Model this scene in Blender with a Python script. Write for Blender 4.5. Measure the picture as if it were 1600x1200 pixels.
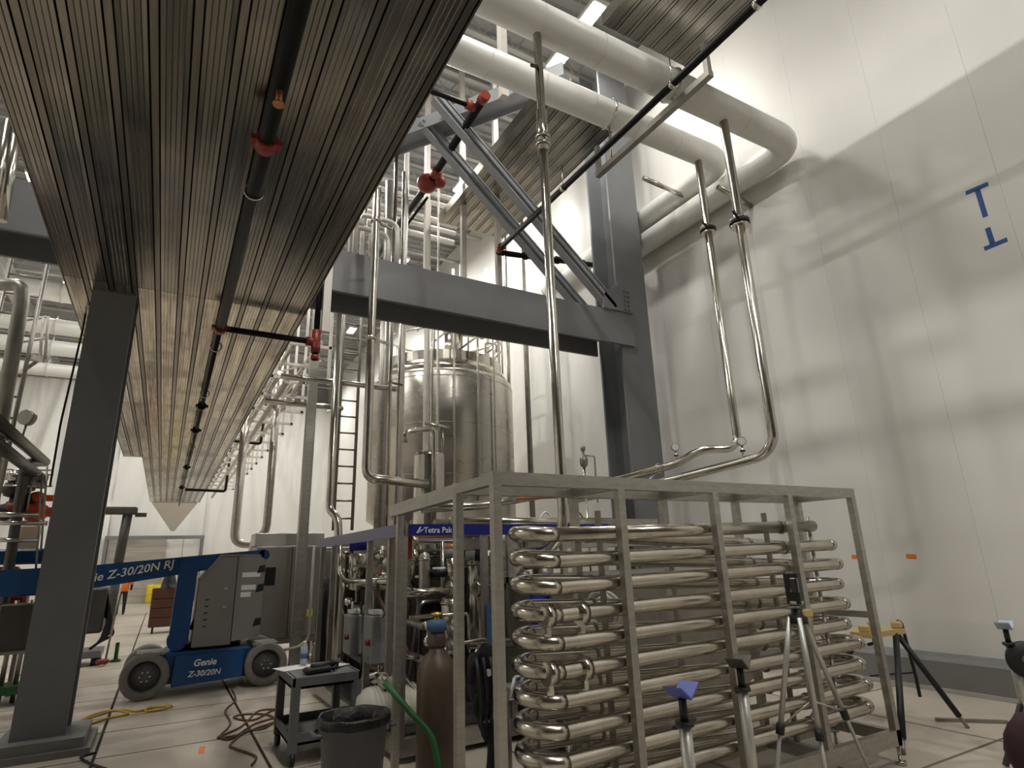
import bpy, math, random
from mathutils import Vector, Matrix
random.seed(7)
scene = bpy.context.scene
COL = scene.collection
for o in list(bpy.data.objects):
    bpy.data.objects.remove(o)

# ------------------------------------------------------------------ camera
# solved from the photograph's three vanishing points: Y runs down the hall, X to the right wall, Z up
FPX = 923.0; CAM = Vector((0.0, 0.0, 1.65))
def _ray(px, py): return Vector((px - 800.0, py - 600.0, FPX))
_vy = _ray(253, 890).normalized()
_vz = _ray(700, -2528).normalized()
_vz = (_vz - _vy * _vz.dot(_vy)).normalized()
_vx = _vy.cross(_vz)
if _vx.x < 0: _vx = -_vx
ROT = Matrix((_vx, _vy, _vz))            # world = ROT @ camera(x right, y down, z forward)
camd = bpy.data.cameras.new('camera'); cam = bpy.data.objects.new('camera', camd); COL.objects.link(cam)
camd.sensor_width = 36.0; camd.lens = FPX * 36.0 / 1600.0; camd.clip_start = 0.05; camd.clip_end = 300
_r, _d, _f = [Vector((ROT[0][i], ROT[1][i], ROT[2][i])) for i in range(3)]
cam.matrix_world = Matrix(((_r.x, -_d.x, -_f.x, CAM.x), (_r.y, -_d.y, -_f.y, CAM.y), (_r.z, -_d.z, -_f.z, CAM.z), (0, 0, 0, 1)))
scene.camera = cam

# ------------------------------------------------------------------ world, exposure
world = bpy.data.worlds.new('world'); scene.world = world; world.use_nodes = True
world.node_tree.nodes['Background'].inputs[0].default_value = (0.80, 0.79, 0.76, 1)
world.node_tree.nodes['Background'].inputs[1].default_value = 0.02
vs = scene.view_settings
vs.view_transform = 'Standard'; vs.look = 'None'; vs.gamma = 1.0; vs.use_curve_mapping = False
vs.exposure = 0.27
LAMP_W = 150.0        # watts of one high-bay fitting
LAMP_COL = (1.0, 0.985, 0.935)

# ------------------------------------------------------------------ survey helpers: photo sight line -> point on a known plane
def _hit(px, py, axis, v):
    r = ROT @ _ray(px, py)
    return CAM + r * ((v - CAM[axis]) / r[axis])
def atX(px, py, x): return _hit(px, py, 0, x)
def atY(px, py, y): return _hit(px, py, 1, y)
def atZ(px, py, z=0.0): return _hit(px, py, 2, z)
V = Vector

# ------------------------------------------------------------------ materials
MATS = {}
def mat(name, col, rough=0.5, metal=0.0, var=0.0, scale=3.0, stretch=(1, 1, 1), bump=0.0, col2=None, emit=None, spec=0.5, patch=None, patch_scale=1.0, alpha=1.0, trans=0.0, rvar=0.0):
    m = bpy.data.materials.new(name); m.use_nodes = True
    nt = m.node_tree; b = nt.nodes['Principled BSDF']
    b.inputs['Base Color'].default_value = (*col, 1); b.inputs['Roughness'].default_value = rough
    b.inputs['Metallic'].default_value = metal; b.inputs['Specular IOR Level'].default_value = spec
    if trans: b.inputs['Transmission Weight'].default_value = trans
    if alpha < 1: b.inputs['Alpha'].default_value = alpha
    if emit:
        b.inputs['Emission Color'].default_value = (*emit[0], 1); b.inputs['Emission Strength'].default_value = emit[1]
    if var or bump or patch or rvar:
        geo = nt.nodes.new('ShaderNodeNewGeometry'); mp = nt.nodes.new('ShaderNodeMapping')
        mp.inputs['Scale'].default_value = stretch
        nt.links.new(geo.outputs['Position'], mp.inputs['Vector'])
        nz = nt.nodes.new('ShaderNodeTexNoise'); nz.inputs['Scale'].default_value = scale; nz.inputs['Detail'].default_value = 6; nz.inputs['Roughness'].default_value = 0.6
        nt.links.new(mp.outputs[0], nz.inputs['Vector'])
        last = None
        if var:
            rp = nt.nodes.new('ShaderNodeValToRGB')
            c2 = col2 or tuple(c * (1 - var) for c in col)
            c1 = col if col2 else tuple(min(1, c * (1 + var * .6)) for c in col)
            rp.color_ramp.elements[0].position = 0.32; rp.color_ramp.elements[1].position = 0.68
            rp.color_ramp.elements[0].color = (*c2, 1); rp.color_ramp.elements[1].color = (*c1, 1)
            nt.links.new(nz.outputs['Fac'], rp.inputs[0]); last = rp.outputs[0]
        if patch:
            n2 = nt.nodes.new('ShaderNodeTexNoise'); n2.inputs['Scale'].default_value = patch_scale; n2.inputs['Detail'].default_value = 4
            nt.links.new(geo.outputs['Position'], n2.inputs['Vector'])
            r2 = nt.nodes.new('ShaderNodeValToRGB'); r2.color_ramp.elements[0].position = 0.52; r2.color_ramp.elements[1].position = 0.66
            r2.color_ramp.elements[0].color = (0, 0, 0, 1); r2.color_ramp.elements[1].color = (1, 1, 1, 1)
            nt.links.new(n2.outputs['Fac'], r2.inputs[0])
            mx = nt.nodes.new('ShaderNodeMix'); mx.data_type = 'RGBA'
            nt.links.new(r2.outputs[0], mx.inputs[0])
            if last: nt.links.new(last, mx.inputs[6])
            else: mx.inputs[6].default_value = (*col, 1)
            mx.inputs[7].default_value = (*patch, 1); last = mx.outputs[2]
        if last: nt.links.new(last, b.inputs['Base Color'])
        if rvar:
            mr = nt.nodes.new('ShaderNodeMapRange'); mr.inputs[3].default_value = max(0.05, rough - rvar); mr.inputs[4].default_value = min(1, rough + rvar)
            nt.links.new(nz.outputs['Fac'], mr.inputs[0]); nt.links.new(mr.outputs[0], b.inputs['Roughness'])
        if bump:
            bp = nt.nodes.new('ShaderNodeBump'); bp.inputs['Strength'].default_value = bump; bp.inputs['Distance'].default_value = 0.02
            nt.links.new(nz.outputs['Fac'], bp.inputs['Height']); nt.links.new(bp.outputs[0], b.inputs['Normal'])
    MATS[name] = m
    return m
mat('steel', (0.62, 0.59, 0.53), 0.20, 1.0, var=0.12, scale=6, rvar=0.08)
mat('steel_tank', (0.60, 0.57, 0.52), 0.28, 1.0, var=0.05, scale=.8, stretch=(1, 1, 4), rvar=0.04)
mat('steel_satin', (0.46, 0.44, 0.40), 0.38, 0.85, var=0.15, scale=9, stretch=(1, 1, 3))
mat('steel_coil', (0.60, 0.56, 0.49), 0.22, 1.0, var=0.18, scale=5, rvar=0.10)
mat('steel_dark', (0.34, 0.32, 0.29), 0.42, 0.85, var=0.2, scale=4)
mat('grey_paint', (0.18, 0.186, 0.196), 0.42, 0.0, var=0.08, scale=2)
mat('grey_paint_light', (0.30, 0.312, 0.33), 0.45, 0.0, var=0.08, scale=2)
mat('galv_near', (0.34, 0.32, 0.285), 0.19, 1.0, var=0.16, scale=1.8, stretch=(7, .3, 1), patch=(0.47, 0.43, 0.37), patch_scale=.9, rvar=0.09, bump=0.10)  # darker tint of the deck metal, dim-floor reflection put into the colour
mat('galv_mid', (0.72, 0.66, 0.56), 0.16, 1.0, var=0.42, scale=1.8, stretch=(12, .5, 1), patch=(0.40, 0.36, 0.31), patch_scale=1.2, rvar=0.10, bump=0.16)  # same deck metal, lightened with the bright far hall it mirrors
mat('galv_far', (0.78, 0.73, 0.66), 0.20, 0.95, var=0.4, scale=2.0, stretch=(9, .5, 1), patch=(0.45, 0.40, 0.35), patch_scale=.8, bump=0.16)  # palest copy of the deck metal, bright curtain reflection in its colour
mat('galv_strip', (0.33, 0.30, 0.26), 0.25, 0.95, var=0.3, scale=2, stretch=(8, .4, 1), bump=.1)
mat('pipe_dark', (0.10, 0.093, 0.085), 0.4, 0.6)
mat('slot_black', (0.012, 0.011, 0.010), 0.9)
mat('concrete_edge', (0.42, 0.40, 0.37), 0.8, 0, var=0.1)
mat('white_pipe', (0.74, 0.73, 0.69), 0.36, 0, var=0.04, scale=2)
mat('white_rod', (0.70, 0.66, 0.61), 0.45, 0.2, var=0.08)
mat('white_wall', (0.76, 0.745, 0.71), 0.42, 0, var=0.05, scale=.7, stretch=(1, 1, .35))
mat('dim_wall', (0.05, 0.047, 0.043), 0.7, 0, var=0.1)  # near-black so the steel mirrors a dim room behind the camera
mat('sheeting', (0.74, 0.73, 0.70), 0.38, 0, var=0.06, scale=.6, stretch=(1, 1, .3), bump=0.2)
mat('roof_deck', (0.36, 0.36, 0.355), 0.6, 0.0, var=0.06)
mat('joist', (0.46, 0.455, 0.44), 0.55, 0.1)
mat('curb', (0.20, 0.20, 0.195), 0.55, 0, var=0.08)
mat('floor', (0.53, 0.47, 0.395), 0.55, 0, var=0.16, scale=1.1, patch=(0.36, 0.315, 0.26), patch_scale=.55, bump=0.04, rvar=0.15)
mat('floor_joint', (0.05, 0.042, 0.034), 0.9)
mat('black_pipe', (0.008, 0.0075, 0.007), 0.5, 0.0, spec=0.2)
mat('red', (0.24, 0.028, 0.017), 0.42, 0)
mat('orange_red', (0.75, 0.10, 0.03), 0.45)
mat('black', (0.012, 0.012, 0.013), 0.5)
mat('black_cloth', (0.012, 0.013, 0.017), 0.85, 0, bump=0.4, scale=20)
mat('black_bag', (0.006, 0.006, 0.007), 0.32, 0, bump=0.8, scale=14)
mat('rubber_grey', (0.21, 0.20, 0.185), 0.8, 0, var=0.15, scale=12)
mat('hub_grey', (0.10, 0.10, 0.10), 0.6)
mat('lift_blue', (0.006, 0.06, 0.20), 0.38, 0, var=0.08, scale=2)
mat('lift_grey', (0.245, 0.235, 0.22), 0.5, 0, var=0.06)
mat('white_ink', (0.80, 0.80, 0.78), 0.5)
mat('tetra_blue', (0.006, 0.012, 0.20), 0.4)
mat('tetra_blue_dull', (0.10, 0.10, 0.22), 0.3, 0.2)
mat('barrel_blue', (0.004, 0.012, 0.30), 0.35)
mat('bottle_brown', (0.095, 0.066, 0.045), 0.42, 0, var=0.2, scale=5)
mat('label_blue', (0.055, 0.12, 0.24), 0.65)
mat('brass', (0.60, 0.42, 0.12), 0.35, 0.9)
mat('bin_grey', (0.10, 0.102, 0.11), 0.55)
mat('cart_grey', (0.115, 0.12, 0.125), 0.5)
mat('paper', (0.82, 0.81, 0.79), 0.7)
mat('box_grey', (0.30, 0.305, 0.30), 0.5)
mat('box_dark', (0.07, 0.065, 0.058), 0.5, 0.3)
mat('cabinet_steel', (0.33, 0.31, 0.28), 0.42, 0.7, var=0.1, scale=1.5)
mat('cream', (0.60, 0.58, 0.50), 0.5)
mat('green', (0.022, 0.13, 0.035), 0.5)
mat('wood_cream', (0.65, 0.57, 0.42), 0.7)
mat('yellow', (0.58, 0.42, 0.18), 0.5)
mat('yellow_bright', (0.85, 0.70, 0.03), 0.5)
mat('tape_blue', (0.035, 0.10, 0.32), 0.6)
mat('tape_orange', (0.78, 0.22, 0.03), 0.6)
mat('v_blue', (0.09, 0.12, 0.42), 0.45)
mat('v_pale', (0.42, 0.48, 0.58), 0.45)
mat('alu', (0.55, 0.54, 0.51), 0.4, 0.6)
mat('maroon', (0.045, 0.018, 0.024), 0.8, 0, bump=0.3, scale=18)
mat('cord_yellow', (0.55, 0.36, 0.03), 0.55)
mat('cord_brown', (0.11, 0.045, 0.025), 0.55)
mat('copper', (0.62, 0.26, 0.12), 0.4, 0.6)
mat('orange_vest', (0.90, 0.20, 0.03), 0.7)
mat('jeans', (0.02, 0.022, 0.03), 0.85)
mat('skin', (0.45, 0.28, 0.20), 0.6)
mat('toolbox', (0.075, 0.028, 0.016), 0.45)
mat('mark_red', (0.50, 0.20, 0.12), 0.6, 0.3, var=.5, scale=7)
mat('mark_yellow', (0.62, 0.52, 0.13), 0.6, 0.3, var=.4, scale=7)
mat('glass_dark', (0.02, 0.022, 0.025), 0.15)
mat('bottle_clear', (0.75, 0.80, 0.86), 0.15, 0, trans=0.6)
mat('lamp_lens', (1, 1, 1), 0.4, emit=((1.0, 0.94, 0.84), 60.0))
mat('lamp_body', (0.75, 0.74, 0.70), 0.5)
mat('gauge_face', (0.7, 0.7, 0.68), 0.3)
mat('plywood', (0.34, 0.26, 0.18), 0.7, var=0.2)
mat('door_steel', (0.55, 0.52, 0.47), 0.4, 0.5, var=0.2, scale=1.5, stretch=(.3, 1, 3))

# ------------------------------------------------------------------ mesh collector
def frame_of(d):
    d = d.normalized(); a = V((0, 0, 1)) if abs(d.z) < 0.9 else V((1, 0, 0))
    u = d.cross(a).normalized(); return u, d.cross(u).normalized()
def fillet(pts, bend, seg=5):
    pts = [V(p) for p in pts]
    if bend <= 0 or len(pts) < 3: return pts
    out = [pts[0]]
    for i in range(1, len(pts) - 1):
        a, b, c = pts[i - 1], pts[i], pts[i + 1]
        u = (a - b); w = (c - b)
        if u.normalized().dot(w.normalized()) < -0.999: out.append(b); continue
        t = min(bend, u.length * .49, w.length * .49)
        p, q = b + u.normalized() * t, b + w.normalized() * t
        for k in range(seg + 1):
            s = k / seg
            out.append(p * (1 - s) ** 2 + b * 2 * s * (1 - s) + q * s * s)
    out.append(pts[-1]); return out
class M:
    def __init__(s): s.v = []; s.f = []; s.sm = []
    def _add(s, vs, fs, sm):
        n = len(s.v); s.v += [V(v) for v in vs]; s.f += [tuple(i + n for i in f) for f in fs]
        s.sm += sm if isinstance(sm, list) else [sm] * len(fs)
        return s
    def box(s, a, b):       # two opposite corners
        x0, x1 = sorted((a[0], b[0])); y0, y1 = sorted((a[1], b[1])); z0, z1 = sorted((a[2], b[2]))
        vs = [(x0, y0, z0), (x1, y0, z0), (x1, y1, z0), (x0, y1, z0), (x0, y0, z1), (x1, y0, z1), (x1, y1, z1), (x0, y1, z1)]
        return s._add(vs, [(0, 3, 2, 1), (4, 5, 6, 7), (0, 1, 5, 4), (1, 2, 6, 5), (2, 3, 7, 6), (3, 0, 4, 7)], False)
    def cbox(s, c, d, rz=0.0, bev=0.0):   # centre, size, turn about z
        R = Matrix.Rotation(rz, 3, 'Z'); c = V(c); hx, hy, hz = d[0] / 2, d[1] / 2, d[2] / 2
        if bev <= 0:
            vs = [c + R @ V((sx * hx, sy * hy, sz * hz)) for sz in (-1, 1) for sx, sy in ((-1, -1), (1, -1), (1, 1), (-1, 1))]
            return s._add(vs, [(0, 3, 2, 1), (4, 5, 6, 7), (0, 1, 5, 4), (1, 2, 6, 5), (2, 3, 7, 6), (3, 0, 4, 7)], False)
        prof = [(-hx + bev, -hy), (hx - bev, -hy), (hx, -hy + bev), (hx, hy - bev), (hx - bev, hy), (-hx + bev, hy), (-hx, hy - bev), (-hx, -hy + bev)]
        inn = [(x * (1 - bev / hx), y * (1 - bev / hy)) for x, y in prof]
        vs = []
        for pr, z in ((inn, -hz), (prof, -hz + bev), (prof, hz - bev), (inn, hz)):
            vs += [c + R @ V((x, y, z)) for x, y in pr]
        fs = [tuple(range(7, -1, -1)), tuple(range(24, 32))]
        for k in range(3):
            for i in range(8): j = (i + 1) % 8; fs.append((k * 8 + i, k * 8 + j, k * 8 + 8 + j, k * 8 + 8 + i))
        return s._add(vs, fs, False)
    def bar(s, p, q, w, h, up=(0, 0, 1)):   # rectangular bar between two points
        p, q = V(p), V(q); d = (q - p).normalized(); u = d.cross(V(up))
        if u.length < 1e-3: u = d.cross(V((0, 1, 0)))
        u.normalize(); t = u.cross(d).normalized()
        vs = [e + u * (a * w / 2) + t * (b * h / 2) for e in (p, q) for a, b in ((-1, -1), (1, -1), (1, 1), (-1, 1))]
        return s._add(vs, [(0, 1, 2, 3), (7, 6, 5, 4), (0, 4, 5, 1), (1, 5, 6, 2), (2, 6, 7, 3), (3, 7, 4, 0)], False)
    def cyl(s, p, q, r, n=14, r2=None, cap=True):
        p, q = V(p), V(q); u, w = frame_of(q - p); r2 = r if r2 is None else r2
        vs = []
        for e, rr in ((p, r), (q, r2)):
            vs += [e + u * (rr * math.cos(2 * math.pi * i / n)) + w * (rr * math.sin(2 * math.pi * i / n)) for i in range(n)]
        fs = [(i, (i + 1) % n, n + (i + 1) % n, n + i) for i in range(n)]; sm = [True] * n
        if cap: fs += [tuple(range(n - 1, -1, -1)), tuple(range(n, 2 * n))]; sm += [False, False]
        return s._add(vs, fs, sm)
    def tube(s, pts, r, n=12, bend=0.0, seg=5, closed=False):
        P = fillet(pts, bend, seg) if not closed else [V(p) for p in pts]
        m = len(P); vs = []; fs = []
        T = []
        for i in range(m):
            a = P[(i - 1) % m] if (closed or i > 0) else P[i]; b = P[(i + 1) % m] if (closed or i < m - 1) else P[i]
            T.append((b - a).normalized())
        u, _ = frame_of(T[0])
        for i in range(m):
            u = (u - T[i] * u.dot(T[i]));
            u = u.normalized() if u.length > 1e-6 else frame_of(T[i])[0]
            w = T[i].cross(u)
            vs += [P[i] + u * (r * math.cos(2 * math.pi * k / n)) + w * (r * math.sin(2 * math.pi * k / n)) for k in range(n)]
        for i in range(m if closed else m - 1):
            for k in range(n):
                a = i * n; b = ((i + 1) % m) * n; k2 = (k + 1) % n
                fs.append((a + k, a + k2, b + k2, b + k))
        sm = [True] * len(fs)
        if not closed: fs += [tuple(range(n - 1, -1, -1)), tuple(range((m - 1) * n, m * n))]; sm += [False, False]
        return s._add(vs, fs, sm)
    def ring(s, c, R, r, axis=(0, 0, 1), n=28, k=8, a0=0.0, a1=2 * math.pi):
        u, w = frame_of(V(axis)); full = abs(a1 - a0 - 2 * math.pi) < 1e-6
        cnt = n if full else n + 1
        pts = [V(c) + u * (R * math.cos(a0 + (a1 - a0) * i / n)) + w * (R * math.sin(a0 + (a1 - a0) * i / n)) for i in range(cnt)]
        return s.tube(pts, r, k, closed=full)
    def lathe(s, c, prof, n=28, axis=(0, 0, 1), sharp=(), cap=True):
        c = V(c); ax = V(axis).normalized(); u, w = frame_of(ax)
        if ax.z > .9: u, w = V((1, 0, 0)), V((0, 1, 0))
        vs = []; fs = []; sm = []
        for r, z in prof:
            vs += [c + ax * z + u * (r * math.cos(2 * math.pi * i / n)) + w * (r * math.sin(2 * math.pi * i / n)) for i in range(n)]
        for j in range(len(prof) - 1):
            for i in range(n):
                k = (i + 1) % n; fs.append((j * n + i, j * n + k, j * n + n + k, j * n + n + i)); sm.append(j not in sharp)
        if cap and prof[0][0] > 1e-4: fs.append(tuple(range(n - 1, -1, -1))); sm.append(False)
        if cap and prof[-1][0] > 1e-4: fs.append(tuple(range((len(prof) - 1) * n, len(prof) * n))); sm.append(False)
        return s._add(vs, fs, sm)
    def prism(s, poly, d):      # closed polygon of 3-D points pushed along d
        n = len(poly); d = V(d); vs = [V(p) for p in poly] + [V(p) + d for p in poly]
        fs = [tuple(range(n - 1, -1, -1)), tuple(range(n, 2 * n))] + [(i, (i + 1) % n, n + (i + 1) % n, n + i) for i in range(n)]
        return s._add(vs, fs, False)
    def sheet(s, rows, smooth=True):  # grid of points
        h = len(rows); w = len(rows[0]); vs = [p for r in rows for p in r]
        fs = [(i * w + j, i * w + j + 1, (i + 1) * w + j + 1, (i + 1) * w + j) for i in range(h - 1) for j in range(w - 1)]
        return s._add(vs, fs, smooth)
    def build(s, name, m, parent=None, loc=None):
        off = V((0, 0, 0))
        if parent is not None:
            p = parent
            while p.parent: p = p.parent
            off = V(p.location)
        elif loc is not None: off = V(loc)
        me = bpy.data.meshes.new(name)
        me.from_pydata([tuple(v - off) for v in s.v], [], s.f)
        me.polygons.foreach_set('use_smooth', s.sm); me.update()
        me.materials.append(MATS[m] if isinstance(m, str) else m)
        o = bpy.data.objects.new(name, me); COL.objects.link(o)
        if parent is not None: o.parent = parent
        elif loc is not None: o.location = off
        return o
def tag(o, label, cat, group=None, kind=None):
    o['label'] = label; o['category'] = cat
    if group: o['group'] = group
    if kind: o['kind'] = kind
    return o
def thing(name, label, cat, loc=(0, 0, 0), group=None):
    o = bpy.data.objects.new(name, None); COL.objects.link(o); o.location = loc; o.empty_display_size = .1
    return tag(o, label, cat, group)
def structure(o): o['kind'] = 'structure'; return o
def dup(root, delta, label=None, rz=0.0):
    def rec(o, par):
        c = o.copy(); COL.objects.link(c)
        if par: c.parent = par
        for ch in o.children: rec(ch, c)
        return c
    c = rec(root, None); c.location = V(root.location) + V(delta); c.rotation_euler.z += rz
    if label: c['label'] = label
    return c
def text_part(name, body, size, origin, xdir, ydir, m, parent, shear=0.0, depth=0.002, bold=0.0):
    cu = bpy.data.curves.new(name, 'FONT'); cu.body = body; cu.size = size; cu.shear = shear; cu.extrude = depth; cu.offset = bold; cu.resolution_u = 3
    tmp = bpy.data.objects.new('tmp_text', cu); COL.objects.link(tmp)
    dg = bpy.context.evaluated_depsgraph_get(); me = bpy.data.meshes.new_from_object(tmp.evaluated_get(dg)); me.name = name
    bpy.data.objects.remove(tmp); bpy.data.curves.remove(cu)
    x = V(xdir).normalized(); y = V(ydir); y = (y - x * y.dot(x)).normalized(); z = x.cross(y)
    p = parent
    while p.parent: p = p.parent
    off = V(origin) - V(p.location)
    me.transform(Matrix(((x.x, y.x, z.x, off.x), (x.y, y.y, z.y, off.y), (x.z, y.z, z.z, off.z), (0, 0, 0, 1))))
    me.materials.clear(); me.materials.append(MATS[m])
    o = bpy.data.objects.new(name, me); COL.objects.link(o); o.parent = parent
    return o
# ================================================================== SETTING
XR, XL, YB, YF, ZC = 8.3, -13.0, 38.0, -9.0, 13.0
# floor: base with slabs proud of the saw-cut joints
fl = structure(M().box((XL, YF, -0.30), (XR + .3, 60, -0.025)).build('floor', 'floor_joint'))
def slab(x0, x1, y0, y1, g=0.015):
    return M().box((x0 + g, y0 + g, -0.024), (x1 - g, y1 - g, 0.0)).build('slab', 'floor', fl)
xs = [-6.1, -3.55, -1.9, -0.35, 1.0, 2.9, 4.8, 6.5, XR]
ys = [1.2, 3.0, 4.7, 5.9, 7.3, 8.35, 9.1, 10.4, 11.7, 13.4, 15.2, 17.6, 20.0, 23.0, 26.5, 30.0]
for i in range(len(xs) - 1):
    for j in range(len(ys) - 1):
        slab(xs[i], xs[i + 1], ys[j], ys[j + 1])
slab(XL, -6.1, 1.2, 30); slab(XL, XR, YF, 1.2); slab(XL, XR, 30, 60)

# right wall of upright insulated panels
wr = structure(M().box((XR + .006, YF, 0), (XR + .25, YB + 2, ZC)).build('wall_right', 'white_wall'))
y = YF; k = 0
pan = None
while y < YB + 2:
    if pan is None:
        pan = M().box((XR, 0.001, 0.0), (XR + .062, 1.139, ZC)).build('panel', 'white_wall', wr)
        pan.location.y = y
    else:
        c = pan.copy(); COL.objects.link(c); c.location.y = y
    y += 1.14
structure(M().box((XL - .2, YF, 0), (XL, YB + 2, ZC)).build('wall_left', 'white_wall'))
structure(M().box((XL, YF - .2, 0), (XR, YF, ZC)).build('wall_front', 'dim_wall'))
# grey curb with a bevelled lip along the right wall
cb = structure(M().prism([(8.10, YF, 0), (XR, YF, 0), (XR, YF, .40), (8.17, YF, .37), (8.10, YF, .33)], (0, YB - YF, 0)).build('baseboard_right', 'curb'))
M().box((8.07, YF, 0.0), (8.10, YB, 0.045)).build('curb_foot', 'concrete_edge', cb)

# roof: ribbed metal deck
rb = M(); n = 150; rows = [[], []]
for i in range(n):
    yy = YF + (YB + 2 - YF) * i / n; st = (YB + 2 - YF) / n
    for dy, dz in ((0, 0), (.45, 0), (.55, .07), (.9, .07)):
        rows[0].append((XL, yy + st * dy, ZC + dz)); rows[1].append((XR + .3, yy + st * dy, ZC + dz))
rb.sheet(rows, False)
ceil = structure(rb.build('ceiling', 'roof_deck'))
M().box((XL, YF, ZC + .08), (XR + .3, YB + 2, ZC + .2)).build('roof_board', 'roof_deck', ceil)

# open-web joists
jo = thing('roof_joist', 'pale open-web steel roof joist crossing under the metal roof', 'joist', (0, 3.2, 12.2), 'open-web roof joists')
M().bar((XL, 3.2, 12.95), (XR, 3.2, 12.95), .12, .06).build('top_chord', 'joist', jo)
M().bar((XL, 3.2, 12.23), (XR, 3.2, 12.23), .12, .06).build('bottom_chord', 'joist', jo)
w = M(); x = XL
while x < XR - .8:
    w.bar((x, 3.2, 12.25), (x + .4, 3.2, 12.93), .03, .03); w.bar((x + .4, 3.2, 12.93), (x + .8, 3.2, 12.25), .03, .03); x += .8
w.build('web', 'joist', jo)
for i in range(1, 19): dup(jo, (0, 1.85 * i, 0))
# two long roof girders
for gx, lb in ((2.4, 'pale roof girder running down the hall left of the lamp row'), (-6.0, 'pale roof girder running down the hall beyond the corrugated walkway')):
    M().box((gx - .15, 1, 11.6), (gx + .15, 37, 11.63)).box((gx - .15, 1, 12.17), (gx + .15, 37, 12.2)).box((gx - .012, 1, 11.63), (gx + .012, 37, 12.17)).build('roof_girder', 'joist', None, (gx, 1, 11.6))
    tag(bpy.data.objects[COL.objects[-1].name], lb, 'girder')

# far end: hung white plastic sheeting with pulled folds, and an opening with a door
wb = structure(M().box((XL, YB + 1.6, 0), (XR, YB + 1.7, ZC)).build('wall_back', 'white_wall'))
def drape(x0, x1, z0, z1, seed, nx=110, nz=16, gx=None, amp=.42):
    r = random.Random(seed); rows = []
    gx = (x0 + x1) / 2 if gx is None else gx
    ph = [r.uniform(0, 6) for _ in range(4)]
    for j in range(nz + 1):
        z = z0 + (z1 - z0) * j / nz; row = []
        for i in range(nx + 1):
            x = x0 + (x1 - x0) * i / nx
            a = math.atan2(x - gx, (z1 + 1.0 - z) + .5)
            f = amp * (abs(math.sin(a * 9 + ph[0])) * .5 + abs(math.sin(a * 17 + ph[1])) * .4 + abs(math.sin(a * 31 + ph[2])) * .25) * min(1, .3 + (z1 - z) / 4)
            row.append((x, YB + f, z))
        rows.append(row)
    m = M().sheet(rows)
    rows2 = [[(p[0], p[1] + .01, p[2]) for p in reversed(rw)] for rw in rows]
    m.sheet(rows2)
    return m.build('plastic_sheet', 'sheeting', wb)
drape(-13, -2.7, 0, 11.6, 1, gx=-5.5); drape(1.75, 8.3, 0, 11.6, 2, gx=3.4); drape(-2.7, 1.75, 3.4, 11.6, 3, 20, 14, gx=.2)
d1 = structure(M().box((-2.75, YB - .25, 3.22), (1.85, YB - .05, 3.40)).build('door_1', 'grey_paint'))
M().box((1.70, YB - .22, 0), (1.84, YB - .06, 3.22)).build('door_jamb', 'grey_paint', d1)
M().box((-2.75, YB - .22, 0), (-2.61, YB - .06, 3.22)).build('door_jamb', 'grey_paint', d1)
for i in range(9): M().box((-2.6, YB + .3, .36 * i + .005), (.05, YB + .34, .36 * i + .355)).build('door_slat', 'door_steel', d1)
M().box((.05, YB + .4, 0), (.85, YB + .45, 3.3)).build('door_leaf', 'sheeting', d1)
M().box((.87, YB + .4, 0), (1.7, YB + .45, 3.3)).build('door_leaf', 'sheeting', d1)

# ================================================================== STEEL FRAME
def hsec(m, x0, x1, y0, y1, z0, z1, t=.045):   # upright H: flanges face the camera
    m.box((x0, y0, z0), (x1, y0 + t, z1)); return m
def column(label, x0, x1, y0, y1, z1):
    c = thing('steel_column', label, 'column', ((x0 + x1) / 2, (y0 + y1) / 2, 0))
    M().box((x0, y0, 0), (x1, y0 + .045, z1)).build('front_flange', 'grey_paint', c)
    M().box((x0, y1 - .045, 0), (x1, y1, z1)).build('rear_flange', 'grey_paint', c)
    xm = (x0 + x1) / 2
    M().box((xm - .02, y0 + .045, 0), (xm + .02, y1 - .045, z1)).build('web', 'grey_paint', c)
    return c
lc = column('dark grey steel column in the left foreground beside the blue lift', -1.06, -0.63, 7.72, 8.2, 11.6)
M().prism([(-1.2, 7.5, 0), (-.40, 7.5, 0), (-.40, 8.4, 0), (-1.2, 8.4, 0)], (0, 0, .06)).prism([(-1.16, 7.54, .06), (-.46, 7.54, .06), (-.46, 8.36, .06), (-1.16, 8.36, .06)], (0, 0, .09)).build('plinth', 'curb', lc)
rc = column('tall slate grey steel column by the white right wall', 7.0, 7.74, 7.97, 8.64, 12.1)
M().box((6.85, 7.8, 0), (7.9, 8.8, .06)).build('base_plate', 'grey_paint', rc)

gd = thing('steel_girder', 'long slate grey girder crossing the hall in front of the tank', 'girder', (1.5, 8.2, 5.05))
M().box((-12.9, 7.9, 5.40), (7.28, 7.95, 6.05)).build('front_flange', 'grey_paint', gd)
M().box((-12.9, 8.66, 5.40), (6.98, 8.71, 6.05)).build('rear_flange', 'grey_paint', gd)
M().box((-12.9, 7.95, 5.70), (6.98, 8.66, 5.74)).build('web', 'grey_paint', gd)
gp = M().prism([(6.55, 7.86, 6.05), (7.26, 7.86, 6.05), (7.26, 7.86, 6.55), (6.95, 7.86, 6.62), (6.60, 7.86, 6.35)], (0, .04, 0)).build('gusset_plate', 'grey_paint', gd)
for i in range(5):
    for j in range(2): M().cyl((7.08 + .09 * j, 7.865, 6.1 + .095 * i), (7.08 + .09 * j, 7.835, 6.1 + .095 * i), .024, 6).build('bolt', 'grey_paint', gp)
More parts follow.
